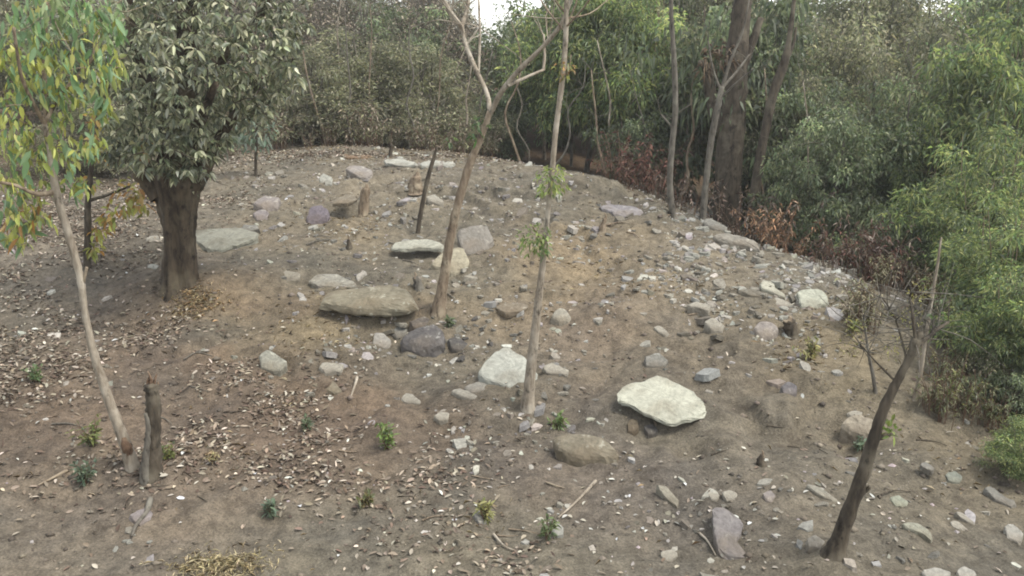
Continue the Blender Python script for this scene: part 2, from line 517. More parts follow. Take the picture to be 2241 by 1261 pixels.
gx = axis(-7.0, 6.2, 0.036, -500, 500)
gy = axis(4.2, 16.5, 0.036, -120, 900)
GX, GY = np.meshgrid(gx, gy)
xy = np.c_[GX.ravel(), GY.ravel()]
V = np.c_[xy, hgt(xy)]
i = (np.arange(len(gy) - 1)[:, None] * len(gx) + np.arange(len(gx) - 1)[None]).ravel()
mb = MB()
mb.add(V, None, np.stack([i, i + 1, i + 1 + len(gx), i + len(gx)], 1), soil_colour(xy))
tag(mb.obj('ground', M_SOIL), kind='structure')

# ------------------------------------------------------------------ stones
def stone_mesh(name, poly, mat, t, dome=0.0, sink=0.12, rough=0.05, M=30, seed=0, col=(1, 1, 1), vdir=None):
    """poly: outline of the upper face (n,3) -> closed slab/boulder mesh (local to its centroid)"""
    P = np.asarray(poly, float)
    seg = np.linalg.norm(np.roll(P, -1, 0) - P, axis=1)
    s = np.r_[0, np.cumsum(seg)]
    u = np.linspace(0, s[-1], M, endpoint=False)
    Pc = np.vstack([P, P[:1]])
    O = np.stack([np.interp(u, s, Pc[:, q]) for q in range(3)], 1)
    c = O.mean(0)
    O -= c
    size = np.linalg.norm(O, axis=1).mean()
    O *= (1 + 0.05 * vnoise(O / size * 2.7 + seed * 7.7, seed) + 0.045 * vnoise(O / size * 9 + seed * 3.1, seed + 3))[:, None]
    down = np.array([0, 0, -1.0])
    rings = [(0.28, 0, 1), (0.55, 0, 1), (0.78, 0, 1), (0.93, 0.01, 1), (0.992, 0.07, 1), (1.0, 0.26, 1), (0.965, 0.32, 1), (0.985, 0.62, 1), (0.94, 0.68, 1), (0.93, 0.97, 1), (0.82, 1.0, 1), (0.45, 1.0, 1)]
    if dome > 0.05: rings = [(0.28, 0, 1), (0.55, 0, 1), (0.76, 0, 1), (0.90, 0.02, 1), (0.975, 0.12, 1), (1.005, 0.34, 1), (1.0, 0.6, 1), (0.95, 0.85, 1), (0.85, 1.0, 1), (0.45, 1.0, 1)]
    allv = [np.zeros((1, 3)) + [0, 0, dome * size]]
    for sc, dz, _ in rings:
        z = dome * size * (1 - min(sc, 1) ** 2.2)
        r = O * sc
        r = r + down * (dz * (t + sink)) + np.array([0, 0, z])
        allv.append(r)
    allv.append(np.zeros((1, 3)) + down * (t + sink))
    V = np.vstack(allv)
    amp = rough * size
    n1 = fbm(V / size * 1.9 + seed * 3.3, seed, 3); n2 = fbm(V / size * 1.9 + 50 + seed, seed + 5, 3); n3 = fbm(V / size * 2.2 + 99, seed + 8, 3)
    V = V + np.stack([n1, n2, n3], 1) * amp * 1.9
    # flat breaks: cut a few planes off the upper rim and the top
    rs = np.random.default_rng(900 + seed)
    for q in range(7):
        th = rs.uniform(0, 6.28); el = rs.uniform(.1, 1.25)
        nn = np.array([math.cos(th) * math.cos(el), math.sin(th) * math.cos(el), math.sin(el)])
        dd = (V @ nn).max() * rs.uniform(.80, .97) if el < .8 else (V @ nn).max() - size * rs.uniform(.01, .06)
        over = np.maximum(V @ nn - dd, 0)
        V = V - over[:, None] * nn * .92
    wj = np.clip(np.linalg.norm(V[:, :2], axis=1) / size - .45, 0, .6)[:, None]
    V = V + rs.normal(size=V.shape) * size * wj * (0.022 if M > 15 else 0.05)
    V[:, 2] += size * 0.012 * fbm(V / size * 5 + seed, seed + 11, 2)
    k = len(rings)
    f4 = []; f3 = []
    for a in range(k - 1):
        b0 = 1 + a * M; b1 = b0 + M
        for j in range(M):
            f4.append((b0 + j, b1 + j, b1 + (j + 1) % M, b0 + (j + 1) % M))
    for j in range(M):
        f3.append((0, 1 + j, 1 + (j + 1) % M))
        f3.append((1 + k * M, 1 + (k - 1) * M + (j + 1) % M, 1 + (k - 1) * M + j))
    mb = MB(); mb.add(V, f3, f4, col)
    return mb, c

def tilt_normal(toward, side=0):
    a, b = R(toward), R(side)
    n = np.array([math.sin(b), -math.sin(a), math.cos(a) * math.cos(b)])
    return n / np.linalg.norm(n)

STONE_N = [0]
def slab(label, px, mat='pale', t=0.06, tilt=14, side=0, dome=0.0, sink=0.12, rough=0.05, lift=0.0, col=(1, 1, 1), name='stone', group=None, M=None, back=0.0):
    """a stone whose upper face has the outline px (photo pixels), lying on the ground below its lower edge"""
    px = np.array(px, float)
    STONE_N[0] += 1
    if not lift and name != 'boulder' and tilt < 40: t *= .4 if t <= .05 else .62
    low = px[:, 1].max()
    g = ground(px[:, 0].mean(), low - 0.12 * (low - px[:, 1].min()))
    p0 = g + np.array([0, back, t + lift])
    n = tilt_normal(tilt, side)
    W = []
    for a, b in px:
        d = ray(a, b)
        W.append(CAM + d * (((p0 - CAM) @ n) / (d @ n)))
    W = np.array(W)
    area = sum(W[k - 1][0] * W[k][1] - W[k][0] * W[k - 1][1] for k in range(len(W)))
    if area < 0: W = W[::-1]
    ext = px[:, 0].max() - px[:, 0].min()
    mb, c = stone_mesh(name, W, STONE[mat], t, dome, sink, rough, M or (44 if ext > 90 else 26 if ext > 40 else 20), STONE_N[0], col)
    o = mb.obj(name, STONE[mat], None, False, c)
    tag(o, label, 'stone', group)
    return o

slab('big pale flat slab propped clear of the soil, lower right of the two thin trunks',
     [(1350, 862), (1358, 846), (1372, 837), (1401, 838), (1438, 818), (1460, 818), (1493, 844), (1533, 871), (1562, 886), (1551, 900), (1519, 918), (1500, 924), (1460, 926), (1431, 912), (1391, 890), (1354, 876)],
     'pale', 0.045, 18, 3, 0.0, sink=0.0, rough=0.02, lift=0.05, col=(1.12, 1.13, 1.06), name='slab')
slab('short brown stone propping the left end of the big pale slab', [(1373, 925), (1382, 914), (1396, 917), (1398, 934), (1388, 946), (1374, 944)], 'brown', 0.06, 35, col=(.75, .68, .6))
slab('dark wedge stone under the middle of the big pale slab', [(1408, 930), (1426, 926), (1440, 936), (1436, 948), (1418, 950)], 'dark', 0.06, 30)
slab('brown rounded boulder lying just below and left of the big pale slab',
     [(1208, 961), (1241, 941), (1277, 946), (1314, 952), (1339, 972), (1358, 990), (1350, 1000), (1325, 1004), (1285, 1002), (1244, 996), (1215, 980)], 'brown', 0.10, 24, 0, 0.14, rough=0.04, sink=0.03, name='boulder', col=(1.15, 1.12, 1.05))
slab('longest brown boulder on the mound, undercut, at the foot of the forked tree',
     [(690, 657), (707, 640), (747, 633), (787, 630), (847, 617), (886, 623), (906, 640), (926, 658), (913, 668), (886, 674), (847, 677), (813, 676), (773, 675), (733, 669), (700, 664)],
     'brown', 0.10, 17, 0, 0.06, rough=0.035, sink=0.0, lift=0.05, name='boulder', col=(1.25, 1.24, 1.15))
slab('broad pale slab partly behind the tall thin trunk', [(1043, 812), (1060, 783), (1080, 768), (1100, 756), (1120, 760), (1133, 773), (1152, 783), (1168, 805), (1186, 848), (1165, 858), (1130, 850), (1100, 840), (1060, 828)],
     'pale', 0.05, 20, 0, 0.03, rough=0.03, name='slab', col=(.98, 1.0, 1.0))
slab('cream stone leaning against the forked trunk below the grey standing stone', [(940, 580), (953, 563), (973, 550), (993, 540), (1020, 541), (1028, 567), (1020, 588), (1000, 596), (990, 600), (976, 590), (953, 583)],
     'cream', 0.08, 42, 8, 0.05, name='stone', col=(1.15, 1.12, 1.0))
slab('pale flat slab left of the forked trunk with a dark gap below', [(856, 535), (870, 528), (910, 523), (940, 522), (956, 527), (976, 535), (973, 543), (926, 541), (880, 545), (860, 541)],
     'pale', 0.05, 16, sink=0.0, lift=0.07, name='slab', col=(1, 1, .95))
slab('grey mauve standing stone with one dark side, right of the forked trunk', [(998, 500), (1030, 492), (1073, 488), (1082, 517), (1066, 550), (1036, 556), (1010, 548)], 'grey', 0.20, 55, 18, 0.0, name='standing_stone', col=(1.25, 1.2, 1.2))
slab('pale slab at the right foot of the thick leafy tree', [(423, 503), (483, 500), (533, 497), (563, 503), (560, 518), (520, 533), (473, 549), (460, 547), (433, 533), (423, 525)], 'pale', 0.11, 16, rough=.03, name='slab', col=(.66, .66, .62))
slab('thin pale sliver stone behind that tree-foot slab', [(470, 500), (520, 488), (566, 494), (575, 503), (530, 503)], 'grey', 0.03, 10)
slab('small cream stone peeping out left of the thick trunk', [(316, 521), (335, 514), (356, 515), (356, 528), (322, 529)], 'cream', 0.04, 14)
slab('small white stone on shaded soil left of the thick trunk', [(320, 580), (332, 576), (347, 580), (344, 588), (326, 588)], 'pale', 0.03, 20)
slab('pale grey slab just above the longest boulder', [(673, 613), (693, 597), (747, 600), (780, 617), (773, 628), (740, 631), (700, 626)], 'grey', 0.05, 18, col=(1.4, 1.38, 1.32), name='slab')
slab('tan lump left of the pale grey slab', [(604, 604), (626, 590), (657, 597), (657, 610), (633, 617)], 'cream', 0.05, 20, col=(.8, .78, .75))
slab('flat grey block alone on the soil left of centre', [(567, 772), (580, 763), (600, 769), (630, 790), (613, 811), (570, 804)], 'grey', 0.08, 30, col=(1.3, 1.32, 1.25))
slab('cream stone right of the flat grey block', [(693, 803), (710, 790), (753, 795), (747, 809), (710, 818)], 'cream', 0.06, 22)
slab('brown flat stone below the cream one, half sunk in leaf litter', [(673, 840), (688, 824), (717, 826), (743, 840), (750, 855), (735, 861), (713, 851)], 'brown', 0.05, 22, col=(1.25, 1.2, 1.1))
slab('pointed cream stone above the bright green weed', [(874, 873), (885, 858), (900, 858), (922, 877), (918, 882), (889, 882)], 'cream', 0.05, 25)
slab('rounded cream stone down the slope from the pointed one', [(947, 910), (962, 900), (984, 902), (980, 917), (962, 920)], 'cream', 0.05, 25)
slab('long narrow cream stone left of the broad pale slab', [(986, 855), (999, 847), (1026, 855), (1053, 869), (1050, 879), (1013, 869)], 'cream', 0.05, 22)
slab('grey flat stone between the narrow stone and the broad slab', [(1013, 847), (1046, 833), (1079, 842), (1064, 855), (1032, 860)], 'grey', 0.05, 20, col=(1.25, 1.22, 1.2))
slab('dark layered boulder below the foot of the forked tree', [(876, 746), (893, 726), (926, 710), (960, 706), (980, 726), (970, 748), (943, 762), (910, 766), (886, 758)], 'dark', 0.10, 26, 0, 0.12, rough=0.1, name='boulder', col=(1.15, 1.15, 1.2))
slab('pale grey stone left of the dark layered boulder', [(815, 755), (820, 728), (837, 725), (858, 746), (843, 760)], 'grey', 0.09, 35, col=(1.45, 1.42, 1.42))
slab('dark angular stone right of the layered boulder', [(976, 742), (1000, 732), (1027, 753), (1017, 770), (990, 763)], 'dark', 0.09, 28)
slab('grey stone wedged over the layered boulder', [(853, 727), (873, 707), (893, 713), (890, 733), (867, 740)], 'grey', 0.07, 30)
slab('brown stone tucked under the right end of the longest boulder', [(890, 706), (930, 690), (948, 700), (940, 714), (905, 716)], 'dark', 0.07, 20, col=(1.3, 1.2, 1.1))
slab('rounded pale stone right of the tall thin trunk', [(1203, 693), (1213, 676), (1233, 673), (1253, 690), (1250, 703), (1223, 705)], 'grey', 0.07, 30, 0, 0.15, col=(1.45, 1.4, 1.3))
slab('brown ledge stone left of the tall thin trunk', [(1083, 670), (1100, 663), (1146, 661), (1158, 670), (1140, 681), (1106, 684)], 'brown', 0.07, 18, col=(1.2, 1.12, 1.05), sink=0.03)
slab('long pale rounded stone at the right rim of the mound', [(1557, 514), (1580, 510), (1620, 516), (1664, 532), (1663, 546), (1613, 534), (1573, 524)], 'grey', 0.09, 24, 0, 0.12, col=(1.3, 1.25, 1.2), name='long_stone', sink=0.02)
slab('grey long stone lying behind the pale rounded one at the rim', [(1535, 478), (1555, 476), (1594, 496), (1590, 506), (1562, 506), (1545, 495)], 'grey', 0.08, 26, 0, 0.1, name='long_stone')
slab('white wedge stone in the rubble on the right', [(1662, 616), (1677, 612), (1695, 618), (1697, 630), (1732, 653), (1718, 653), (1683, 635), (1667, 630)], 'pale', 0.06, 28, col=(1.1, 1.08, 1.0))
slab('cream stone under the tip of the white wedge', [(1682, 655), (1700, 650), (1737, 663), (1727, 675), (1693, 673)], 'cream', 0.05, 22)
slab('pale greenish square slab, rightmost large one in the rubble', [(1742, 633), (1773, 630), (1800, 635), (1815, 647), (1810, 663), (1787, 676), (1753, 671), (1750, 653)], 'pale', 0.06, 32, col=(1.1, 1.13, 1.06), name='slab')
slab('brown flat stone running under the white wedge', [(1610, 633), (1640, 630), (1690, 645), (1680, 652), (1640, 645)], 'brown', 0.04, 16)
slab('rounded mauve stone below the rubble slabs', [(1645, 717), (1663, 700), (1690, 700), (1705, 717), (1692, 737), (1667, 740)], 'mauve', 0.10, 42, 0, 0.12, col=(1.4, 1.35, 1.25))
slab('mottled white stone left of the rounded mauve one', [(1540, 703), (1560, 692), (1586, 710), (1580, 727), (1556, 723)], 'cream', 0.09, 35, 0, 0.08)
slab('flat cream stone above the mottled one', [(1500, 667), (1520, 660), (1556, 667), (1553, 682), (1530, 673)], 'cream', 0.06, 20, sink=0.03, lift=0.02)
slab('cream wedge in the middle of the brown slope', [(1430, 715), (1443, 711), (1465, 727), (1457, 734), (1440, 726)], 'cream', 0.06, 25)
slab('grey square block above the big pale slab', [(1408, 780), (1446, 770), (1465, 787), (1454, 801), (1413, 801)], 'grey', 0.08, 28)
slab('pale stone at the right side of the tall thin trunk', [(1185, 800), (1207, 793), (1245, 808), (1240, 820), (1200, 817)], 'cream', 0.06, 20)
slab('flat mauve slab near the rim under the slim pair of trees', [(1307, 450), (1333, 445), (1386, 448), (1412, 466), (1386, 476), (1353, 472), (1333, 462)], 'mauve', 0.05, 12, col=(1.2, 1.2, 1.25), name='slab')
slab('violet grey stone in the bank below the brown post', [(670, 477), (677, 452), (703, 446), (723, 457), (717, 473), (693, 489), (672, 490)], 'mauve', 0.10, 40, 0, 0.06, col=(.78, .73, .84))
slab('brown slab jutting from the bank with a black hollow below', [(725, 443), (740, 430), (773, 423), (782, 435), (760, 445)], 'brown', 0.06, 12, sink=0, lift=0.09, name='slab', col=(1.2, 1.15, 1.1))
slab('pale mauve stone high on the left of the mound', [(550, 442), (580, 426), (613, 430), (610, 447), (580, 457)], 'mauve', 0.08, 24, 0, 0.06, col=(1.25, 1.2, 1.15))
slab('mauve stone just below that high left one', [(552, 466), (575, 455), (590, 462), (585, 478), (562, 480)], 'mauve', 0.06, 28, col=(1.1, 1.05, 1.05))
slab('cream stone left of the forked trunk, high up', [(930, 430), (950, 424), (973, 440), (970, 450), (940, 440)], 'cream', 0.06, 25)
slab('white faced block near the back left of the mound', [(697, 385), (710, 376), (727, 387), (727, 403), (703, 404)], 'pale', 0.10, 50)
slab('pale slab with a dark edge on the crest of the mound', [(833, 350), (870, 346), (907, 352), (919, 361), (880, 362), (843, 357)], 'pale', 0.05, 8, lift=0.05, sink=0, name='slab')
slab('right one of the two pale slabs on the crest', [(917, 355), (953, 349), (999, 356), (987, 362), (923, 362)], 'pale', 0.05, 8, name='slab')
slab('broken pale stone below the crest slabs', [(755, 368), (777, 358), (815, 373), (817, 386), (787, 387)], 'mauve', 0.06, 16, col=(1.35, 1.32, 1.25))
slab('low reddish slab at the very back of the crest', [(740, 338), (793, 335), (819, 342), (800, 347), (747, 344)], 'brown', 0.05, 6, col=(1.2, .95, .8))
slab('pale rock face beside the dark leaning snag', [(1840, 930), (1856, 908), (1889, 905), (1918, 921), (1905, 954), (1874, 950)], 'cream', 0.12, 48, 0, 0.08, rough=.09, col=(.95, .9, .85))
slab('small pale cap stone on the rock face by the snag', [(1852, 903), (1870, 897), (1892, 903), (1880, 912), (1860, 911)], 'cream', 0.04, 18)
slab('long pointed pale stone on the lower slope', [(1434, 1056), (1456, 1060), (1486, 1096), (1482, 1109), (1456, 1089)], 'cream', 0.05, 25, col=(.9, .9, .86))
slab('large mauve slab flush with the soil at the bottom', [(1559, 1111), (1584, 1107), (1628, 1140), (1621, 1169), (1610, 1188), (1639, 1217), (1603, 1219), (1573, 1206), (1562, 1166)], 'mauve', 0.06, 10, 0, 0.0, rough=.03, name='slab', col=(1.12, 1.1, 1.08))
slab('pale kite shaped stone at the bottom left of the mauve slab', [(1445, 1206), (1471, 1200), (1486, 1210), (1467, 1231), (1445, 1220)], 'cream', 0.05, 20)
slab('left one of two round pale stones above the mauve slab', [(1549, 1080), (1560, 1072), (1576, 1082), (1570, 1095), (1556, 1093)], 'cream', 0.04, 20)
slab('right one of two round pale stones above the mauve slab', [(1580, 1076), (1597, 1067), (1615, 1080), (1608, 1097), (1590, 1096)], 'cream', 0.04, 20)
slab('mauve lump right of the two round pale stones', [(1670, 1080), (1686, 1070), (1698, 1085), (1690, 1100), (1676, 1096)], 'mauve', 0.05, 25, col=(1.2, 1.15, 1.1))
slab('long thin pale ledge uphill of the snag foot', [(1761, 1056), (1783, 1061), (1810, 1074), (1834, 1092), (1830, 1102), (1786, 1078)], 'grey', 0.05, 20, col=(1.3, 1.28, 1.2))
slab('curved pale slab right of the snag foot', [(1971, 1141), (2009, 1142), (2042, 1167), (2041, 1182), (2012, 1165), (1985, 1155)], 'grey', 0.05, 22, col=(1.35, 1.38, 1.25))
slab('small flat stone with a black edge on the right slope', [(2012, 1012), (2027, 1010), (2046, 1024), (2040, 1031), (2020, 1022)], 'grey', 0.05, 14, lift=.03, sink=0)
slab('upper one of two thin pale slivers at the lower right', [(2088, 1116), (2104, 1120), (2137, 1146), (2128, 1149), (2102, 1132)], 'cream', 0.03, 18)
slab('lower one of two thin pale slivers at the lower right', [(2076, 1138), (2098, 1140), (2120, 1158), (2108, 1163), (2084, 1152)], 'cream', 0.04, 18)
slab('pale grey stone on the bottom edge, left of its twin', [(2015, 1250), (2045, 1238), (2080, 1250), (2075, 1268), (2030, 1268)], 'grey', 0.05, 18, col=(1.6, 1.6, 1.6))
slab('pale grey stone on the bottom edge, right of its twin', [(2088, 1248), (2112, 1238), (2140, 1252), (2130, 1268), (2100, 1268)], 'grey', 0.05, 18, col=(1.6, 1.6, 1.6))
slab('grey slab at the right edge below the bamboo spray', [(2150, 1066), (2170, 1063), (2200, 1088), (2228, 1100), (2215, 1110), (2180, 1092)], 'grey', 0.05, 20)
slab('thin mauve flat stone below the cut off stem', [(278, 1126), (318, 1110), (336, 1121), (331, 1137), (305, 1150)], 'mauve', 0.03, 16, col=(1.15, 1.1, 1.1))
slab('squarish pale stone beside the foot of the snag', [(1764, 1176), (1782, 1168), (1806, 1182), (1800, 1200), (1770, 1196)], 'grey', 0.07, 30, col=(1.3, 1.25, 1.2))
slab('bluish grey lump on the bank above the lower right slope', [(1708, 842), (1722, 832), (1745, 842), (1742, 862), (1716, 864)], 'dark', 0.09, 35, col=(1.5, 1.5, 1.65))
slab('pale greenish stone right of the snag trunk', [(1945, 1088), (1966, 1082), (1988, 1096), (1984, 1110), (1955, 1106)], 'grey', 0.05, 25, col=(1.3, 1.4, 1.25))
slab('dim greenish slab on the right slope below the bamboo', [(2066, 1035), (2090, 1030), (2110, 1044), (2100, 1058), (2075, 1052)], 'grey', 0.04, 18, col=(1.05, 1.15, 1.1))
slab('pale stone at the lower right edge of the slope', [(2195, 1150), (2215, 1145), (2240, 1165), (2235, 1190), (2205, 1175)], 'grey', 0.05, 22, col=(1.5, 1.5, 1.5))

# loose smaller stones: shared meshes, one object each
def pebble_mesh(k, mat):
    flat = rng.uniform(0.16, 0.5)
    th = np.sort(rng.uniform(0, 2 * np.pi, 7))
    r = rng.uniform(0.75, 1.15, 7)
    poly = np.stack([np.cos(th) * r, np.sin(th) * r * rng.uniform(0.55, 0.9), np.zeros(7)], 1)
    mb, c = stone_mesh('loose_stone', poly, STONE[mat], flat * 0.8, 0.05, 0.25, 0.07, 9, 400 + k)
    return mb.mesh('loose_stone', STONE[mat], False), flat
LOOSE = {m: [pebble_mesh(10 * a + q, m) for q in range(4)] for a, m in enumerate(STONE)}

def place_loose(p, size, mat, label, group, yaw=None):
    me, flat = LOOSE[mat][rng.integers(4)]
    o = bpy.data.objects.new('loose_stone', me)
    COL.objects.link(o)
    o.location = (p[0], p[1], p[2] + size * (flat * 0.5 + .05))
    o.scale = (size, size, size)
    o.rotation_euler = (rng.normal() * 0.2 + 0.15, rng.normal() * 0.2, rng.uniform(0, 6.28))
    return tag(o, label, 'stone', group)

for (cx, cy, sx, sy, n, s0, s1, mats, label, group) in [
    (1630, 565, 125, 52, 70, 8, 22, ('cream', 'cream', 'pale', 'pale'), 'small pale stone in the rubble along the right rim of the mound', 'rubble stones along the right rim'),
    (1620, 690, 120, 45, 28, 8, 20, ('cream', 'pale', 'brown'), 'small pale stone scattered below the rubble slabs on the right', 'stones below the rubble slabs'),
    (1350, 515, 90, 38, 20, 6, 14, ('cream', 'grey', 'mauve'), 'small stone on the upper right of the mound below the flat mauve slab', 'stones below the flat mauve slab'),
    (960, 730, 65, 36, 26, 6, 18, ('grey', 'dark', 'brown', 'cream'), 'small grey stone packed round the foot of the forked tree', 'stones round the forked tree foot'),
    (1080, 720, 60, 40, 18, 6, 16, ('cream', 'grey'), 'small pale stone between the forked tree and the tall thin trunk', 'stones between the two thin trees'),
    (1240, 830, 50, 40, 12, 6, 14, ('cream', 'grey'), 'small pale stone right of the foot of the tall thin trunk', 'stones right of the tall thin trunk'),
    (750, 560, 110, 45, 18, 6, 15, ('grey', 'brown', 'mauve'), 'small brownish stone on the bank left of the pale flat slab', 'stones on the left bank'),
    (980, 460, 90, 40, 14, 5, 13, ('cream', 'mauve', 'brown'), 'small stone high on the mound round the forked trunk', 'stones high on the mound'),
    (800, 385, 150, 22, 14, 5, 12, ('cream', 'mauve', 'brown'), 'small stone strewn along the back of the mound top', 'stones along the back of the mound'),
    (1170, 960, 60, 18, 12, 6, 13, ('mauve', 'grey', 'cream'), 'small mauve stone heaped left of the brown rounded boulder', 'stones beside the brown boulder'),
    (1560, 1180, 130, 60, 18, 6, 15, ('cream', 'cream', 'grey', 'mauve'), 'small pale stone strewn round the mauve slab on the lower slope', 'stones round the mauve slab'),
    (1960, 1120, 120, 70, 14, 6, 16, ('cream', 'grey'), 'small pale stone strewn on the right slope beyond the snag', 'stones on the right slope'),
    (285, 1188, 18, 10, 8, 6, 13, ('cream', 'pale'), 'small pale stone in the little heap below the thin mauve flat stone', 'little heap of pale stones'),
    (820, 820, 150, 50, 9, 6, 13, ('cream', 'brown'), 'small pale stone on bare soil left of the broad pale slab', 'stones on the soil left of centre'),
]:
    for q in range(n):
        p = ground(cx + rng.normal() * sx, cy + rng.normal() * sy)
        size = rng.uniform(s0, s1) * (0.7 + 0.6 * rng.random()) * depth(p) / FPX
        place_loose(p, size, mats[rng.integers(len(mats))], label, group)

# ------------------------------------------------------------------ tall standing trees traced on the spot
def stem_pts(pts, Y):
    """(px, py, width px, dY) on the upright plane at distance Y -> points, radii"""
    P, r = [], []
    for q in pts:
        p = at_y(q[0], q[1], Y + (q[3] if len(q) > 3 else 0))
        P.append(p); r.append(q[2] / 2 * depth(p) / FPX)
    return np.array(P), np.array(r)

def stem(parent, name, pts, Y, mat, sides=8, k=5, rough=0.07, sink=0.12, col=(1, 1, 1)):
    P, r = stem_pts(pts, Y)
    if sink:
        P = np.vstack([P[0] + np.array([(P[0] - P[1])[0] * 0.1, 0, -sink]), P]); r = np.r_[r[0] * 1.5, r]; r[1] *= 1.14
    base = np.array(parent.location) if parent is not None else 0
    mb = MB(); tube(mb, P - base, r, sides, k, rough, col)
    return mb.obj(name, mat, parent)

def twigs(mb, P0, n, length, rad, spread=0.6, upw=0.5, base=0, sides=4):
    """fine side twigs from points P0"""
    for q in range(n):
        p = P0[rng.integers(len(P0))]
        d = norm(rng.normal(size=3) * spread + np.array([0, 0, upw]))
        L = length * rng.uniform(0.5, 1.2)
        a = p + d * L * 0.5 + rng.normal(size=3) * L * 0.08
        b = p + d * L + rng.normal(size=3) * L * 0.15
        tube(mb, np.array([p, a, b]) - base, [rad, rad * .7, rad * .35], sides, 2, 0.05)

def leaf_cloud(mb, C, rad, n, L, W, cols, droop=0.4, near=False, outward=0.6, base=0, jitter=0.22, down=0.3, flat=0.6):
    d = sphere_pts(n)
    P = C + d * (rng.random((n, 1)) ** 0.45) * rad
    D = d * outward + rng.normal(size=(n, 3)) * 0.5 - np.array([0, 0, down])
    leaves(mb, P - base, D, L * rng.uniform(0.65, 1.25, n), W * rng.uniform(0.7, 1.2, n), palette(cols, n, jitter), droop, near, flat)

OAK = [(0.13, 0.15, 0.085), (0.175, 0.19, 0.105), (0.09, 0.11, 0.066), (0.28, 0.28, 0.165), (0.43, 0.42, 0.27)]
YEL = [(0.34, 0.37, 0.10), (0.42, 0.42, 0.10), (0.21, 0.30, 0.10), (0.38, 0.36, 0.11), (0.16, 0.26, 0.115), (0.27, 0.34, 0.15)]
ORA = [(0.38, 0.19, 0.05), (0.42, 0.27, 0.09), (0.30, 0.27, 0.06)]
GRN = [(0.07, 0.13, 0.035), (0.10, 0.16, 0.04), (0.055, 0.10, 0.03), (0.14, 0.19, 0.05)]

# --- thick leafy tree on the left
g = ground(388, 618)
YB = g[1]
big = empty('leafy_tree', g, 'thick trunked broadleaf tree with grey green leaf crown on the left of the mound', 'tree')
P, r = stem_pts([(396, 644, 104), (395, 622, 82), (393, 590, 72), (391, 535, 68), (388, 480, 76), (385, 430, 92), (384, 395, 100), (390, 350, 78), (400, 250, 56), (410, 120, 44), (405, -60, 34)], YB)
mb = MB(); tube(mb, P - g, r, 40, 12, 0.015, ridge=.36)
big_trunk = mb.obj('trunk', M_BARK_BIG, big)
for pts in ([(352, 430, 52), (326, 395, 46), (303, 374, 40, -.1)], [(410, 420, 48), (440, 380, 40), (470, 320, 26), (520, 240, 18)], [(395, 300, 40), (330, 200, 30), (290, 90, 22), (280, -60, 14)],
            [(405, 200, 40), (500, 110, 28), (570, 30, 20), (600, -80, 12)], [(395, 330, 34, .2), (360, 260, 26, .7), (330, 180, 16, 1.1)], [(400, 320, 34, -.1), (440, 260, 24, -.6), (470, 180, 16, -.9)]):
    stem(big, 'limb', pts, YB, M_BARK_BIG, 8, 4, 0.06, sink=0)
BLOBS = [(300, 60, 95), (420, 50, 110), (540, 60, 100), (620, 40, 60), (300, 180, 75), (400, 170, 95), (520, 170, 90), (600, 170, 62), (330, 300, 75), (420, 300, 80), (470, 250, 70), (540, 220, 60), (395, 365, 48), (280, 270, 50),
         (460, 330, 36), (340, -40, 110), (480, -60, 130), (610, -40, 90), (250, 330, 36), (620, 120, 42), (420, 390, 22), (385, 398, 18)]
mb = MB(); tw = MB(); singles = []
BLOBS = [b + (0,) for b in BLOBS] + [(350, 330, 62, -.6), (420, 335, 66, -.65), (300, 270, 60, -.4), (390, 270, 70, -.7), (450, 290, 60, -.5), (300, 200, 70, -.5), (400, 190, 80, -.8), (480, 200, 70, -.6), (260, 150, 55, -.3), (370, 90, 90, -.9), (480, 90, 90, -.8), (580, 110, 70, -.5), (620, 180, 40, -.2), (410, 375, 34, -.5), (370, 370, 26, -.5), (300, 350, 30, -.3), (640, 60, 40, 0), (560, 260, 40, -.2), (270, 330, 30, 0)]
for bx, by, br, bdy in BLOBS:
    c0 = at_y(bx, by, YB + bdy)
    rw = br * depth(c0) / FPX
    nr = int(6 + 235 * rw * rw)
    d = sphere_pts(nr)
    tips = c0 + d * np.array([1, 1.15, 0.95]) * (rng.random((nr, 1)) ** 0.4) * rw
    for tpos in tips:
        m = rng.integers(6, 11)
        dd = norm(sphere_pts(m) * np.array([1, 1, .55]) + np.array([0, -0.12, -0.35]))
        leaves(mb, np.tile(tpos - g, (m, 1)) + dd * 0.015, dd, rng.uniform(0.055, 0.10, m), rng.uniform(0.027, 0.042, m), palette(OAK, m, 0.34), 0.4, True, 0.55)
    twigs(tw, tips, int(nr * .3), rw * .8, 0.006, 1, -0.4, g)
crown = mb.obj('crown', M_LEAF_PALE, big); crown['kind'] = 'stuff'
tw.obj('twigs', M_BARK_DARK, big)['kind'] = 'stuff'
# a torn pale leaf bunch low on the crown
mb = MB(); c0 = at_y(305, 320, YB - .5); leaf_cloud(mb, c0, 0.10, 16, 0.10, 0.05, [(0.45, 0.42, 0.22), (0.42, 0.25, 0.12), (0.3, 0.33, 0.12)], 0.4, True, base=g)
mb.obj('yellowed_leaves', M_LEAF_YEL, big)['label'] = 'bunch of yellow and orange leaves low on the crown'

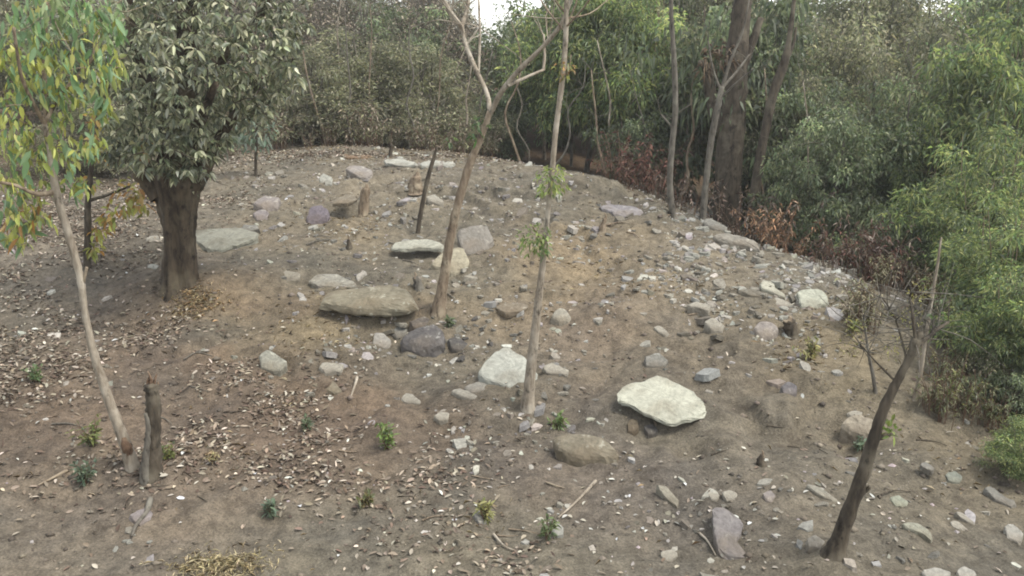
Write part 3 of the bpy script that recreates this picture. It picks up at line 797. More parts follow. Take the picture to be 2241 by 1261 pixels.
# --- slim tree with yellowing leaves, foreground left
g = ground(290, 1020)
YY = g[1]
yt = empty('yellowing_tree', g, 'slender leaning tree with pale trunk and yellow green leaves in the left foreground', 'tree')
stem(yt, 'trunk', [(292, 1030, 30), (272, 965, 26), (240, 880, 22), (207, 780, 18), (187, 690, 15), (174, 600, 16), (143, 490, 17), (124, 425, 18), (110, 340, 12), (97, 270, 11)], YY, M_BARK_PALE, 10, 6, 0.05)
stem(yt, 'branch', [(98, 275, 11), (100, 210, 9, .1), (96, 120, 10, .2), (104, 0, 8, .3)], YY, M_BARK_TAN, 7, 5, sink=0)
stem(yt, 'branch', [(98, 272, 10), (70, 220, 8, -.1), (45, 160, 8, -.2), (30, 60, 6, -.3)], YY, M_BARK_TAN, 7, 5, sink=0)
stem(yt, 'branch', [(97, 270, 9), (140, 200, 7, .1), (200, 130, 8, .2), (240, 40, 6, .3)], YY, M_BARK_TAN, 7, 5, sink=0)
stem(yt, 'branch', [(122, 420, 15), (80, 425, 10, -.1), (30, 405, 8, -.2), (-30, 395, 6, -.2)], YY, M_BARK_TAN, 7, 5, sink=0)
stem(yt, 'branch', [(165, 570, 9), (180, 620, 7), (190, 585, 6)], YY, M_BARK_TAN, 6, 4, sink=0)
mb = MB(); P, r = stem_pts([(285, 992, 16), (279, 975, 24), (272, 954, 12)], YY); tube(mb, P - g - np.array([0, .022, 0]), r, 10, 3, 0.12)
mb.obj('bark_scar', M_CUT, yt)['label'] = 'orange stripped scar low on the trunk'
YBL = [(140, 40, 80), (60, 60, 60), (220, 60, 60), (110, 130, 70), (210, 140, 60), (250, 140, 26), (30, 200, 40), (185, 220, 55), (230, 230, 22), (120, 200, 40), (60, 300, 50), (140, 330, 45), (40, 390, 40), (170, 400, 30), (75, 455, 38), (45, 505, 34), (200, 310, 26), (20, 320, 40), (30, 460, 30), (20, 120, 50), (60, 160, 45), (20, 260, 40), (95, 340, 36), (15, 400, 40), (100, 400, 30), (90, 480, 26), (25, 525, 22), (130, 260, 30), (60, -40, 80), (190, -40, 90)]
near_leaf = []
for q in range(8):
    lm = MB(); leaves(lm, np.zeros((1, 3)), np.array([[0, 0, -1.0]]), 1.0, 0.40, palette(YEL if q < 6 else ORA, 1, .1), 0.25, True, 0.1, 0.12)
    near_leaf.append(lm.mesh('leaf', M_LEAF_YEL))
mb = MB(); tw = MB(); nsingle = 0
for bx, by, br in YBL:
    c0 = at_y(bx, by, YY + rng.uniform(-.25, .35))
    rw = br * depth(c0) / FPX
    n = int(10 + 1600 * rw * rw)
    d = sphere_pts(n)
    Pn = c0 + d * (rng.random((n, 1)) ** 0.5) * rw
    Dn = norm(rng.normal(size=(n, 3)) * 0.42 + np.array([0, 0, -0.8]))
    pal = (YEL[2:] + YEL[4:] * 2) if by < 100 else YEL[:2] * 3 + YEL[3:4] + YEL + ORA[:1] * (1 if by > 440 else 0)
    leaves(mb, Pn - g, Dn, rng.uniform(0.045, 0.09, n), rng.uniform(0.020, 0.036, n), palette(pal, n, .28), 0.3, True, 0.15)
    twigs(tw, Pn, 5, rw, 0.004, 1, 0.2, g)
    for q in range(10):
        if nsingle >= 200: break
        nsingle += 1
        o = bpy.data.objects.new('leaf', near_leaf[rng.integers(6 if by < 430 else 8)])
        COL.objects.link(o); o.parent = yt
        s = rng.uniform(0.07, 0.12)
        p = c0 + sphere_pts(1)[0] * rw * np.array([.95, .6, .95]) - np.array([0, rw * .55, 0])
        o.location = p - g; o.scale = (s, s, s); o.rotation_euler = (rng.normal() * .4, rng.normal() * .4, rng.uniform(0, 6.28))
mb.obj('crown', M_LEAF_YEL, yt)['kind'] = 'stuff'
tw.obj('twigs', M_BARK_TAN, yt)['kind'] = 'stuff'

# --- sapling behind it with orange leaves
g = ground(190, 590)
sp = empty('sapling', g, 'thin dark stemmed sapling with orange leaves between the pale leaning trunk and the thick tree', 'sapling')
stem(sp, 'stem', [(190, 592, 15), (192, 520, 16), (192, 450, 14), (197, 390, 12), (205, 330, 10), (215, 240, 7)], g[1], M_BARK_DARK, 7, 5)
stem(sp, 'branch', [(192, 440, 8), (240, 425, 6), (290, 405, 4)], g[1], M_BARK_DARK, 5, 4, sink=0)
mb = MB()
for bx, by, br in [(290, 420, 38), (262, 455, 28), (312, 445, 24), (215, 510, 22), (205, 545, 14), (235, 480, 20), (210, 330, 30), (195, 395, 22), (215, 260, 30)]:
    c0 = at_y(bx, by, g[1]); rw = br * depth(c0) / FPX
    leaf_cloud(mb, c0, rw, int(14 + 900 * rw * rw), 0.10, 0.045, ORA + YEL[:2], 0.25, True, base=g, down=.6)
mb.obj('crown', M_LEAF_YEL, sp)['kind'] = 'stuff'

# --- cut stem beside the leaning trunk
g = ground(330, 1035)
cs = empty('cut_stem', g, 'grey cut off stem with a torn top beside the foot of the leaning tree', 'stump')
stem(cs, 'trunk', [(333, 1040, 42), (334, 980, 34), (336, 920, 32), (334, 870, 30), (330, 842, 30)], g[1], M_BARK_DARK, 14, 7, 0.10)
stem(cs, 'dead_shoot', [(318, 1030, 22), (322, 980, 16), (325, 930, 12), (318, 905, 8)], g[1] - .05, M_BARK_GREY, 7, 4)
mb = MB(); 
for a_, b_, c_, w_ in [(322, 850, 826, 9), (330, 850, 812, 10), (338, 850, 818, 10), (344, 852, 836, 8), (334, 850, 830, 12)]:
    P, r = stem_pts([(a_, b_, w_), (a_ + 1, (b_ + c_) / 2, w_ * .8), (a_ + rng.normal() * 3, c_, 2)], g[1] + rng.normal() * .015); tube(mb, P - g, r, 5, 2, 0.25)
mb.obj('torn_top', M_CUT, cs)

# --- forked tree in the middle
g = ground(962, 690)
ft = empty('forked_tree', g, 'leaning bare tree that forks into two pale arms, rooted beside the longest boulder', 'tree')
YF = g[1]
stem(ft, 'trunk', [(957, 694, 34), (965, 650, 27), (973, 600, 22), (986, 520, 20), (1004, 440, 19), (1028, 360, 18), (1053, 300, 15), (1072, 245, 13)], YF, M_BARK_TAN, 10, 5, 0.05)
stem(ft, 'limb', [(1072, 250, 11), (1066, 205, 10, .1), (1040, 150, 11, .2), (1020, 100, 9, .3), (1010, 55, 10, .35)], YF, M_BARK_PALE, 8, 5, sink=0)
stem(ft, 'branch', [(1010, 58, 11, .35), (985, 25, 10, .35), (955, -30, 8, .3)], YF, M_BARK_PALE, 7, 4, sink=0)
stem(ft, 'branch', [(1010, 58, 11, .35), (1022, 20, 9, .45), (1030, -40, 7, .6)], YF, M_BARK_PALE, 7, 4, sink=0)
stem(ft, 'branch', [(1047, 160, 7, .25), (1050, 80, 6, .35), (1048, 0, 5, .5)], YF, M_BARK_PALE, 6, 4, sink=0)
stem(ft, 'limb', [(1074, 248, 12), (1098, 200, 12, -.1), (1140, 150, 11, -.2), (1190, 100, 10, -.3), (1230, 50, 10, -.4), (1260, -30, 8, -.5)], YF, M_BARK_PALE, 8, 5, sink=0)
stem(ft, 'branch', [(1112, 188, 8, -.15), (1150, 170, 7, -.1), (1190, 153, 6, 0)], YF, M_BARK_PALE, 7, 4, sink=0)
stem(ft, 'branch', [(1189, 155, 7, 0), (1192, 120, 6, .05), (1190, 75, 4, .1)], YF, M_BARK_PALE, 6, 3, sink=0)
tw = MB()
P, _ = stem_pts([(985, 25, 1, .35), (960, -20, 1, .3), (1025, 10, 1, .4), (1050, 60, 1, .3), (1200, 90, 1, -.3), (1235, 40, 1, -.4), (1010, 55, 1, .3), (1190, 80, 1, .1)], YF)
twigs(tw, P, 34, 0.55, 0.006, 0.7, 0.5, g)
tw.obj('twigs', M_BARK_PALE, ft)['kind'] = 'stuff'
mb = MB()
for bx, by, br, n in [(1052, 270, 18, 22), (1040, 300, 14, 12), (985, 310, 12, 10)]:
    c0 = at_y(bx, by, YF); leaf_cloud(mb, c0, br * depth(c0) / FPX, n, 0.08, 0.03, GRN, 0.3, True, base=g)
mb.obj('leaf_tuft', M_LEAF, ft)['kind'] = 'stuff'

# --- tall thin tree in front
g = ground(1156, 898)
tt = empty('thin_tree', g, 'tall straight thin tree with pale sunlit bark and small leaf tufts, nearest the centre', 'tree')
YT = g[1]
stem(tt, 'trunk', [(1155, 902, 30), (1158, 850, 25), (1166, 770, 22), (1176, 680, 18), (1186, 590, 15), (1198, 480, 12), (1208, 380, 12.5), (1217, 280, 12), (1231, 170, 12.5), (1238, 80, 11.5), (1241, -40, 10)], YT, M_BARK_PALE, 10, 6, 0.05)
tw = MB()
for pts in [[(1238, 60, 5), (1275, 20, 4, -.2), (1310, -30, 3, -.3)], [(1238, 70, 5), (1200, 25, 4, .1), (1165, -30, 3, .2)], [(1238, 40, 5), (1290, 30, 3, .2), (1330, 0, 2, .4)], [(1239, 30, 5), (1215, 0, 4), (1200, -40, 3)], [(1239, 55, 4), (1260, 10, 4), (1270, -40, 3)],
            [(1228, 180, 5), (1245, 150, 3, -.1), (1250, 120, 2, -.1)], [(1190, 540, 7), (1178, 515, 5, -.05), (1165, 495, 4, -.1)]]:
    P, r = stem_pts(pts, YT); tube(tw, P - g, r, 5, 3)
tw.obj('twigs', M_BARK_TAN, tt)['kind'] = 'stuff'
for bx, by, br, n, cols in [(1206, 395, 34, 120, [(0.24, .29, .08), (.30, .33, .10), (.15, .21, .06)]), (1172, 522, 34, 120, [(0.17, .23, .07), (.22, .27, .08), (.12, .17, .05)]), (1236, 150, 22, 45, [(.3, .17, .06), (.2, .2, .05), (.12, .17, .04)]), (1190, 545, 16, 20, GRN)]:
    mb = MB(); c0 = at_y(bx, by, YT - .06); leaf_cloud(mb, c0, br * depth(c0) / FPX * 1.15, int(n * 1.3), 0.05, 0.02, cols, 0.3, True, base=g)
    mb.obj('leaf_tuft', M_LEAF, tt)['kind'] = 'stuff'

# --- dark leaning snag, right foreground
g = ground(1826, 1218)
sn = empty('snag', g, 'dark leaning broken tree with bare twigs on top in the right foreground', 'tree')
YS = g[1]
stem(sn, 'trunk', [(1822, 1224, 54), (1836, 1185, 37), (1862, 1110, 32), (1888, 1040, 30), (1909, 970, 26), (1932, 900, 23), (1963, 835, 19), (1990, 785, 17), (2006, 742, 22)], YS, M_BARK_DARK, 11, 5, 0.07)
stem(sn, 'broken_fork', [(1995, 775, 18), (2012, 735, 16), (2018, 728, 8)], YS, M_BARK_DARK, 8, 3, .1, sink=0)
for pts in [[(1880, 1080, 14), (1893, 1075, 12), (1903, 1065, 8, -.02)], [(1915, 960, 14), (1935, 955, 14), (1952, 948, 9)], [(2000, 765, 12), (2040, 730, 9, .1), (2075, 705, 6, .2)], [(2004, 750, 9), (1998, 700, 6), (1992, 650, 4, .1)], [(1960, 835, 6), (1915, 790, 4, .1), (1880, 750, 3, .2)], [(1985, 790, 6), (1960, 700, 4, .1), (1930, 650, 3, .15)]]:
    stem(sn, 'branch', pts, YS, M_BARK_DARK, 6, 4, sink=0)
tw = MB(); P, _ = stem_pts([(2075, 705, 1, .2), (2050, 720, 1, .15), (1992, 660, 1, .1), (1900, 770, 1, .1), (1945, 680, 1, .1), (1880, 750, 1, .2), (2000, 720, 1)], YS)

P = np.vstack([P, at_y(2003, 750, YS), at_y(1960, 700, YS + .1), at_y(1890, 765, YS + .18), at_y(2040, 728, YS + .1), at_y(1925, 650, YS + .15), at_y(1994, 640, YS + .1)])
twigs(tw, P, 80, 0.30, 0.0038, 0.9, 0.5, g)
tw.obj('twigs', M_BARK_GREY, sn)['kind'] = 'stuff'
mb = MB(); c0 = at_y(1948, 940, YS - .03); leaf_cloud(mb, c0, 0.055, 26, 0.05, 0.022, [(0.14, .2, .04), (.2, .24, .06)], 0.2, True, base=g, down=-.3)
mb.obj('leaf_sprig', M_LEAF, sn)
mb = MB()
for bx, by, br, n in [(1990, 690, 32, 70), (2010, 640, 22, 35), (1870, 720, 26, 40), (1860, 760, 22, 30), (1960, 760, 30, 40)]:
    c0 = at_y(bx, by, YS + .1); leaf_cloud(mb, c0, br * depth(c0) / FPX, n, 0.03, 0.009, [(0.30, .27, .08), (.22, .22, .07), (.33, .28, .14)], 0.1, False, base=g, down=-.4)
mb.obj('leaf_wisps', M_LEAF_YEL, sn)['kind'] = 'stuff'

# --- other slim trees at the rim and behind
def slim(name, label, base_px, pts, mat, Y=None, tufts=(), nt=0, cat='tree', cols=GRN, L=.09):
    if Y is None:
        g = ground(*base_px)
    else:
        q = at_y(base_px[0], base_px[1], Y); g = np.array([q[0], Y, gz(q[0], Y)])
    root = empty(name, g, label, cat)
    P, r = stem_pts(pts[0], g[1])
    if Y is not None: P = np.vstack([g - [0, 0, .1], P]); r = np.r_[r[0] * 1.1, r]
    else: P = np.vstack([P[0] - [0, 0, .12], P]); r = np.r_[r[0] * 1.2, r]
    mb = MB(); tube(mb, P - g, r, 9, 5, 0.06); mb.obj('trunk', mat, root)
    for br in pts[1:]:
        stem(root, 'branch', br, g[1], mat, 6, 4, sink=0)
    if nt:
        tw = MB(); P = np.vstack([stem_pts(b[-2:], g[1])[0] for b in pts]); P = np.vstack([P[a:a + 1] * (1 - t) + P[a + 1:a + 2] * t for a in range(0, len(P), 2) for t in (0, .3, .55, .8, 1)]); twigs(tw, P, nt, 0.55, 0.005, .8, .6, g)
        tw.obj('twigs', mat, root)['kind'] = 'stuff'
    if tufts:
        mb = MB()
        for bx, by, br, n in tufts:
            c0 = at_y(bx, by, g[1]); leaf_cloud(mb, c0, br * depth(c0) / FPX, n, L, L * .38, cols, 0.3, True, base=g)
        mb.obj('crown', M_LEAF, root)['kind'] = 'stuff'
    return root

slim('slim_tree', 'slim pale tree forking into thin twigs before the thick dark trunk', (1537, 482), [[(1537, 486, 15), (1545, 400, 14), (1556, 310, 14), (1570, 240, 14), (1580, 190, 12)], [(1580, 192, 9), (1600, 130, 7), (1625, 70, 5), (1640, 0, 4)], [(1582, 190, 8), (1610, 160, 6, .1), (1640, 120, 4, .2)], [(1578, 200, 7), (1560, 150, 5), (1550, 90, 4)], [(1575, 215, 6), (1625, 170, 4, -.2), (1650, 150, 3, -.3)]], M_BARK_GREY, nt=8)
slim('slim_tree', 'slim greyish tree standing on the rim left of the pale forking one', (1474, 478), [[(1474, 484, 14), (1466, 410, 14), (1470, 330, 13), (1478, 240, 13), (1476, 150, 12), (1470, 50, 10), (1468, -40, 8)], [(1472, 280, 6), (1450, 255, 4), (1445, 250, 3)]], M_BARK_GREY, nt=8)
slim('slim_tree', 'slim curved grey tree on the crest right of the tall thin tree', (1284, 378), [[(1283, 380, 13), (1292, 330, 13), (1306, 280, 13), (1316, 220, 12), (1314, 190, 8)], [(1310, 265, 5), (1285, 240, 4), (1275, 215, 3)], [(1315, 215, 7), (1335, 160, 5), (1350, 90, 3)], [(1314, 230, 6), (1340, 235, 4), (1350, 250, 3)]], M_BARK_GREY, nt=12, tufts=[(1375, 140, 16, 12), (1330, 150, 16, 16)])
slim('slim_tree', 'thin pale stem just left of the tall thin tree, on the crest', (1192, 350), [[(1192, 352, 9), (1190, 300, 9), (1193, 250, 9), (1197, 200, 7), (1205, 120, 5)]], M_BARK_PALE, tufts=[(1200, 250, 16, 14)], cols=[(0.3, .24, .08), (.2, .18, .06)])
slim('sapling', 'dark burnt looking thin stem beside the stump on the upper mound', (914, 512), [[(914, 514, 11), (922, 460, 10), (934, 400, 10), (948, 350, 8), (956, 322, 5)]], M_BARK_DARK, cat='sapling')
slim('sapling', 'thin pale stem leaning left over the crest slabs', (990, 324), [[(990, 326, 7), (968, 300, 7), (945, 280, 6), (920, 240, 5), (900, 190, 4)]], M_BARK_PALE, cat='sapling')
slim('sapling', 'thin upright pale stem on the crest left of the forked trunk', (996, 320), [[(994, 322, 7), (998, 280, 7), (1000, 240, 6), (1010, 190, 4)]], M_BARK_PALE, cat='sapling')
slim('sapling', 'pale straight stem behind the dark snag', (2000, 880), [[(2000, 884, 14), (2014, 820, 9), (2026, 740, 8), (2038, 660, 8), (2050, 590, 6), (2060, 520, 4)]], M_BARK_PALE, cat='sapling', tufts=[(2050, 690, 20, 10)])
slim('sapling', 'thin dark twig stem left of the snag', (1915, 868), [[(1917, 870, 9), (1910, 820, 8), (1900, 770, 6), (1890, 690, 4)]], M_BARK_GREY, cat='sapling', nt=10)
slim('sapling', 'thin pale cane standing in the bracken at the right, tallest of three', (1996, 640), [[(1996, 642, 6), (1994, 560, 6), (1990, 500, 5), (1994, 440, 3)]], M_BARK_PALE, cat='sapling')
slim('sapling', 'thin pale cane right of the tallest one in the bracken', (2012, 650), [[(2012, 650, 6), (2016, 570, 5), (2030, 500, 4), (2045, 450, 3)]], M_BARK_PALE, cat='sapling')
slim('sapling', 'short pale cane in the dry bracken on the right rim', (1898, 614), [[(1898, 614, 5), (1899, 575, 5), (1902, 540, 3)]], M_BARK_PALE, cat='sapling')
slim('sapling', 'thin upright grey stem behind the crest, third from the tall thin tree', (1250, 366), [[(1250, 366, 7), (1252, 310, 7), (1256, 250, 5), (1262, 190, 4)]], M_BARK_GREY, cat='sapling', tufts=[(1256, 225, 28, 40)], cols=[(.16, .2, .05), (.22, .23, .07)])
slim('young_plant', 'young plant with pale green leaves before the brown bracken on the right', (1736, 545), [[(1736, 548, 9), (1738, 510, 9), (1748, 470, 8), (1756, 440, 6)], [(1754, 446, 4), (1790, 438, 3), (1820, 440, 2)]], M_BARK_TAN, cat='plant', tufts=[(1760, 436, 26, 26), (1800, 440, 16, 8)], cols=[(.42, .48, .26), (.3, .38, .16)], L=.07)
slim('young_plant', 'blue green leafy sapling with a thin dark stem at the back left', (560, 386), [[(560, 388, 7), (560, 340, 7), (562, 290, 6), (560, 250, 4)]], M_BARK_DARK, cat='plant', tufts=[(560, 300, 36, 60), (540, 280, 34, 40), (585, 285, 30, 40), (562, 250, 24, 30), (520, 300, 24, 24)], cols=[(.13, .18, .12), (.18, .22, .16), (.10, .14, .095)], L=.11)
# the thick dark trunk at the wood edge with a broken limb
dk = slim('dark_tree', 'thick dark trunk with a broken brown limb at the wood edge', (1592, 500), [[(1590, 520, 66), (1592, 420, 60), (1598, 300, 60), (1606, 200, 56), (1612, 120, 50), (1622, 30, 42), (1630, -60, 36)], [(1590, 300, 30), (1566, 250, 30), (1552, 190, 28), (1548, 150, 22), (1530, 135, 12)], [(1605, 190, 30), (1640, 110, 22), (1665, 40, 16)]], M_BARK_DARK, Y=14.6)
mb = MB(); gd = np.array(dk.location)
for bx, by, br, n in [(1560, 125, 30, 46), (1585, 110, 22, 26), (1605, 138, 18, 16), (1545, 155, 16, 16)]:
    c0 = at_y(bx, by, 14.4); leaf_cloud(mb, c0, br * depth(c0) / FPX, n, 0.13, 0.022, [(.17, .12, .075), (.13, .092, .06), (.21, .16, .11)], 0.5, False, base=gd, down=.2)
mb.obj('dead_leaves', M_DRY, dk)['label'] = 'brown dead leaf tuft on the broken limb'
dk2 = slim('dark_tree', 'leaning dark trunk among green leaves right of the thick one', (1640, 500), [[(1640, 520, 22), (1655, 400, 22), (1672, 300, 20), (1694, 200, 22), (1716, 140, 20), (1728, 80, 12), (1740, -20, 8)], [(1716, 140, 12), (1735, 100, 8), (1742, 60, 6)]], M_BARK_DARK, Y=14.0)

# stumps and posts on the mound
for label, bp, pts, mat, cut in [
    ('short brown post like stump on the upper mound beside the jutting slab', (798, 470), [(796, 472, 22), (797, 440, 20), (801, 412, 18)], M_BARK_TAN, True),
    ('ragged low brown stump left of the burnt looking stem', (910, 410), [(908, 412, 30), (910, 398, 26), (912, 386, 20)], M_BARK_TAN, True),
    ('dark stake standing on the crest above the dark edged slab', (855, 345), [(854, 347, 9), (855, 330, 8), (857, 316, 7)], M_BARK_DARK, False),
    ('dark squat stump below the rubble on the right', (1732, 735), [(1732, 738, 34), (1730, 718, 30), (1727, 702, 26)], M_BARK_DARK, True),
    ('brown twiggy stump on the slope below the flat mauve slab', (1318, 510), [(1317, 512, 18), (1319, 496, 15), (1324, 478, 9)], M_BARK_TAN, True),
    ('small brown stump above the longest boulder', (765, 545), [(766, 548, 14), (764, 534, 11), (762, 524, 6)], M_BARK_DARK, True),
    ('small dark stub on the slope above the mauve slab', (1665, 1022), [(1666, 1024, 22), (1664, 1008, 16), (1668, 996, 9)], M_BARK_DARK, True),
    ('grey stub beside the right end of the longest boulder', (918, 632), [(918, 636, 22), (914, 620, 18), (908, 606, 12)], M_BARK_GREY, True)]:
    g = ground(*bp)
    st = empty('stump', g, label, 'stump')
    stem(st, 'trunk', pts, g[1], mat, 9, 4, 0.13, sink=.08)
    if cut:
        mb = MB(); P, r = stem_pts([(pts[-1][0], pts[-1][1] + 3, pts[-1][2] * .9), (pts[-1][0] + 2, pts[-1][1] - 5, pts[-1][2] * .5), (pts[-1][0] - 1, pts[-1][1] - 10, 2)], g[1])
        tube(mb, P - g, r, 7, 2, .25); mb.obj('torn_top', M_BARK_TAN, st)

# ------------------------------------------------------------------ woodland behind: kinds of tree and shrub, copied
def make_tree(name, h, spread, nclump, per, L, W, cols, crown_base, trunk_r, mat, leafmat, droop=0.35, stems=1, down=0.35, twig=0, dens=1.0, clump=0.24, outward=.6, thin=1.0):
    root = bpy.data.objects.new(name, None); COL.objects.link(root)
    wood = MB(); lf = MB()
    cz = h * (crown_base + 1) / 2; rz = h * (1 - crown_base) / 2
    d = sphere_pts(nclump)
    rr = (0.35 + 0.65 * rng.random((nclump, 1)) ** 0.6) * (0.8 + 0.35 * vnoise(d * 2.2, int(h * 10))[:, None])
    Cc = np.array([0, 0, cz]) + d * rr * np.array([spread, spread, rz])
    tops = []
    for s in range(stems):
        a = rng.uniform(0, 6.28); o = np.array([math.cos(a), math.sin(a), 0]) * (0 if stems == 1 else rng.uniform(.1, .5) * spread)
        lean = rng.normal(size=3) * 0.12 * spread; lean[2] = 0
        z = np.linspace(-0.25, h * .86, 5)
        P = np.stack([o * (.35 + .65 * q / h) + lean * (q / h) ** 1.4 + rng.normal(size=3) * .05 * h * .25 * (k > 0) + np.array([0, 0, q]) for k, q in enumerate(z)])
        tube(wood, P, trunk_r * np.array([1.25, 1, .8, .55, .2]), 7, 3, .07)
        tops.append(P)
    tp = np.vstack(tops)
    bm_ = MB()
    for c in Cc[:: max(1, int(2 / dens))]:
        k = tp[np.argmin(np.linalg.norm(tp - (c - [0, 0, .5]), axis=1))]
        m = (k + c) / 2 + rng.normal(size=3) * .12
        tube(bm_, np.array([k, m, c]), [trunk_r * .35, trunk_r * .22, trunk_r * .08], 4, 2, .05)
    if twig: twigs(bm_, Cc, twig, spread * .55, trunk_r * .09 + .003, .9, .55, 0, 3)
    for c in Cc:
        n = max(3, int(per * rng.uniform(.5, 1.5)))
        tone = np.exp(rng.normal() * .27)
        dd = sphere_pts(n)
        P = c + dd * (rng.random((n, 1)) ** .5) * spread * clump * np.array([1.2, 1.2, .8])
        D = dd * outward + rng.normal(size=(n, 3)) * .45 - np.array([0, 0, down])
        leaves(lf, P, D, L * rng.uniform(.6, 1.3, n), W * rng.uniform(.7, 1.25, n), np.clip(palette(cols, n, .26) * tone * .92 + .08 * palette([(.2, .2, .16)], n, .1), .004, .7), droop, False, .5)
    w_ = wood.obj('trunk' if stems == 1 else 'stems', mat, root)
    if stems > 1: w_['kind'] = 'stuff'
    bm_.obj('branches', mat, root)['kind'] = 'stuff'
    lf.obj('crown', leafmat, root)['kind'] = 'stuff'
    return root

OLV = [(0.185, 0.195, 0.105), (0.23, 0.23, 0.125), (0.15, 0.16, 0.09), (0.28, 0.265, 0.165), (0.31, 0.28, 0.19)]
BRN = [(0.25, 0.205, 0.15), (0.21, 0.17, 0.125), (0.30, 0.25, 0.19), (0.17, 0.155, 0.105)]
FRG = [(0.13, 0.175, 0.085), (0.105, 0.142, 0.072), (0.18, 0.215, 0.105), (0.235, 0.25, 0.135)]
DKG = [(0.10, 0.13, 0.065), (0.125, 0.155, 0.075), (0.07, 0.095, 0.05), (0.18, 0.20, 0.105)]
BAM = [(0.185, 0.25, 0.085), (0.26, 0.31, 0.10), (0.13, 0.19, 0.075), (0.35, 0.37, 0.14), (0.10, 0.15, 0.072)]
KINDS = dict(
    olive=[make_tree('olive_tree', 3.3, 1.6, 100, 130, .10, .034, OLV, .02, .05, M_BARK_GREY, M_LEAF, stems=5, twig=90, down=-.05, clump=.2) for _ in range(2)],
    brown=[make_tree('twiggy_tree', 3.5, 1.6, 80, 75, .09, .03, BRN, .08, .045, M_BARK_GREY, M_DRY, stems=5, twig=330, down=-.1, clump=.24) for _ in range(2)],
    green=[make_tree('green_tree', 4.2, 1.8, 95, 95, .115, .05, FRG, .08, .06, M_BARK_GREY, M_LEAF, down=.3, clump=.17, twig=60) for _ in range(2)],
    dark=[make_tree('dark_shrub', 2.4, 1.5, 60, 90, .12, .05, DKG, .0, .05, M_BARK_DARK, M_LEAF, stems=3, down=.3, clump=.19) for _ in range(2)],
    bamboo=[make_tree('bamboo_clump', 4.2, 1.6, 115, 120, .135, .030, BAM, .04, .022, M_BARK_TAN, M_LEAF, stems=9, down=.3, droop=.3, clump=.19, twig=60) for _ in range(2)],
    scrub=[make_tree('scrub_bush', 2.2, 1.3, 60, 58, .085, .03, OLV + BRN[:1], .0, .02, M_BARK_GREY, M_LEAF, stems=7, twig=90, down=-.15) for _ in range(2)],
)
USED = {}
TALL = dict(olive=3.3, brown=3.5, green=4.2, dark=2.4, bamboo=4.2, scrub=2.2)
def plant(kind, px, Y, s=1.0, label='', group=None, top=-60, cat='tree', dz=0.0):
    v = rng.integers(2)
    src = KINDS[kind][v]
    if (kind, v) in USED: o = copy_tree(src)
    else: o = src; USED[(kind, v)] = 1
    d = ray(px, max(200, top)); x = d[0] / d[1] * Y
    o.location = (x, Y, gz(x, Y) + dz)
    zs = max(.5, at_y(px, top, Y)[2] - o.location[2]) / TALL[kind]
    o.scale = (s, s, zs)
    o.rotation_euler = (0, 0, rng.uniform(0, 6.28))
    for k in ('label', 'category', 'group'):
        if k in o: del o[k]
    return tag(o, label, cat, group)

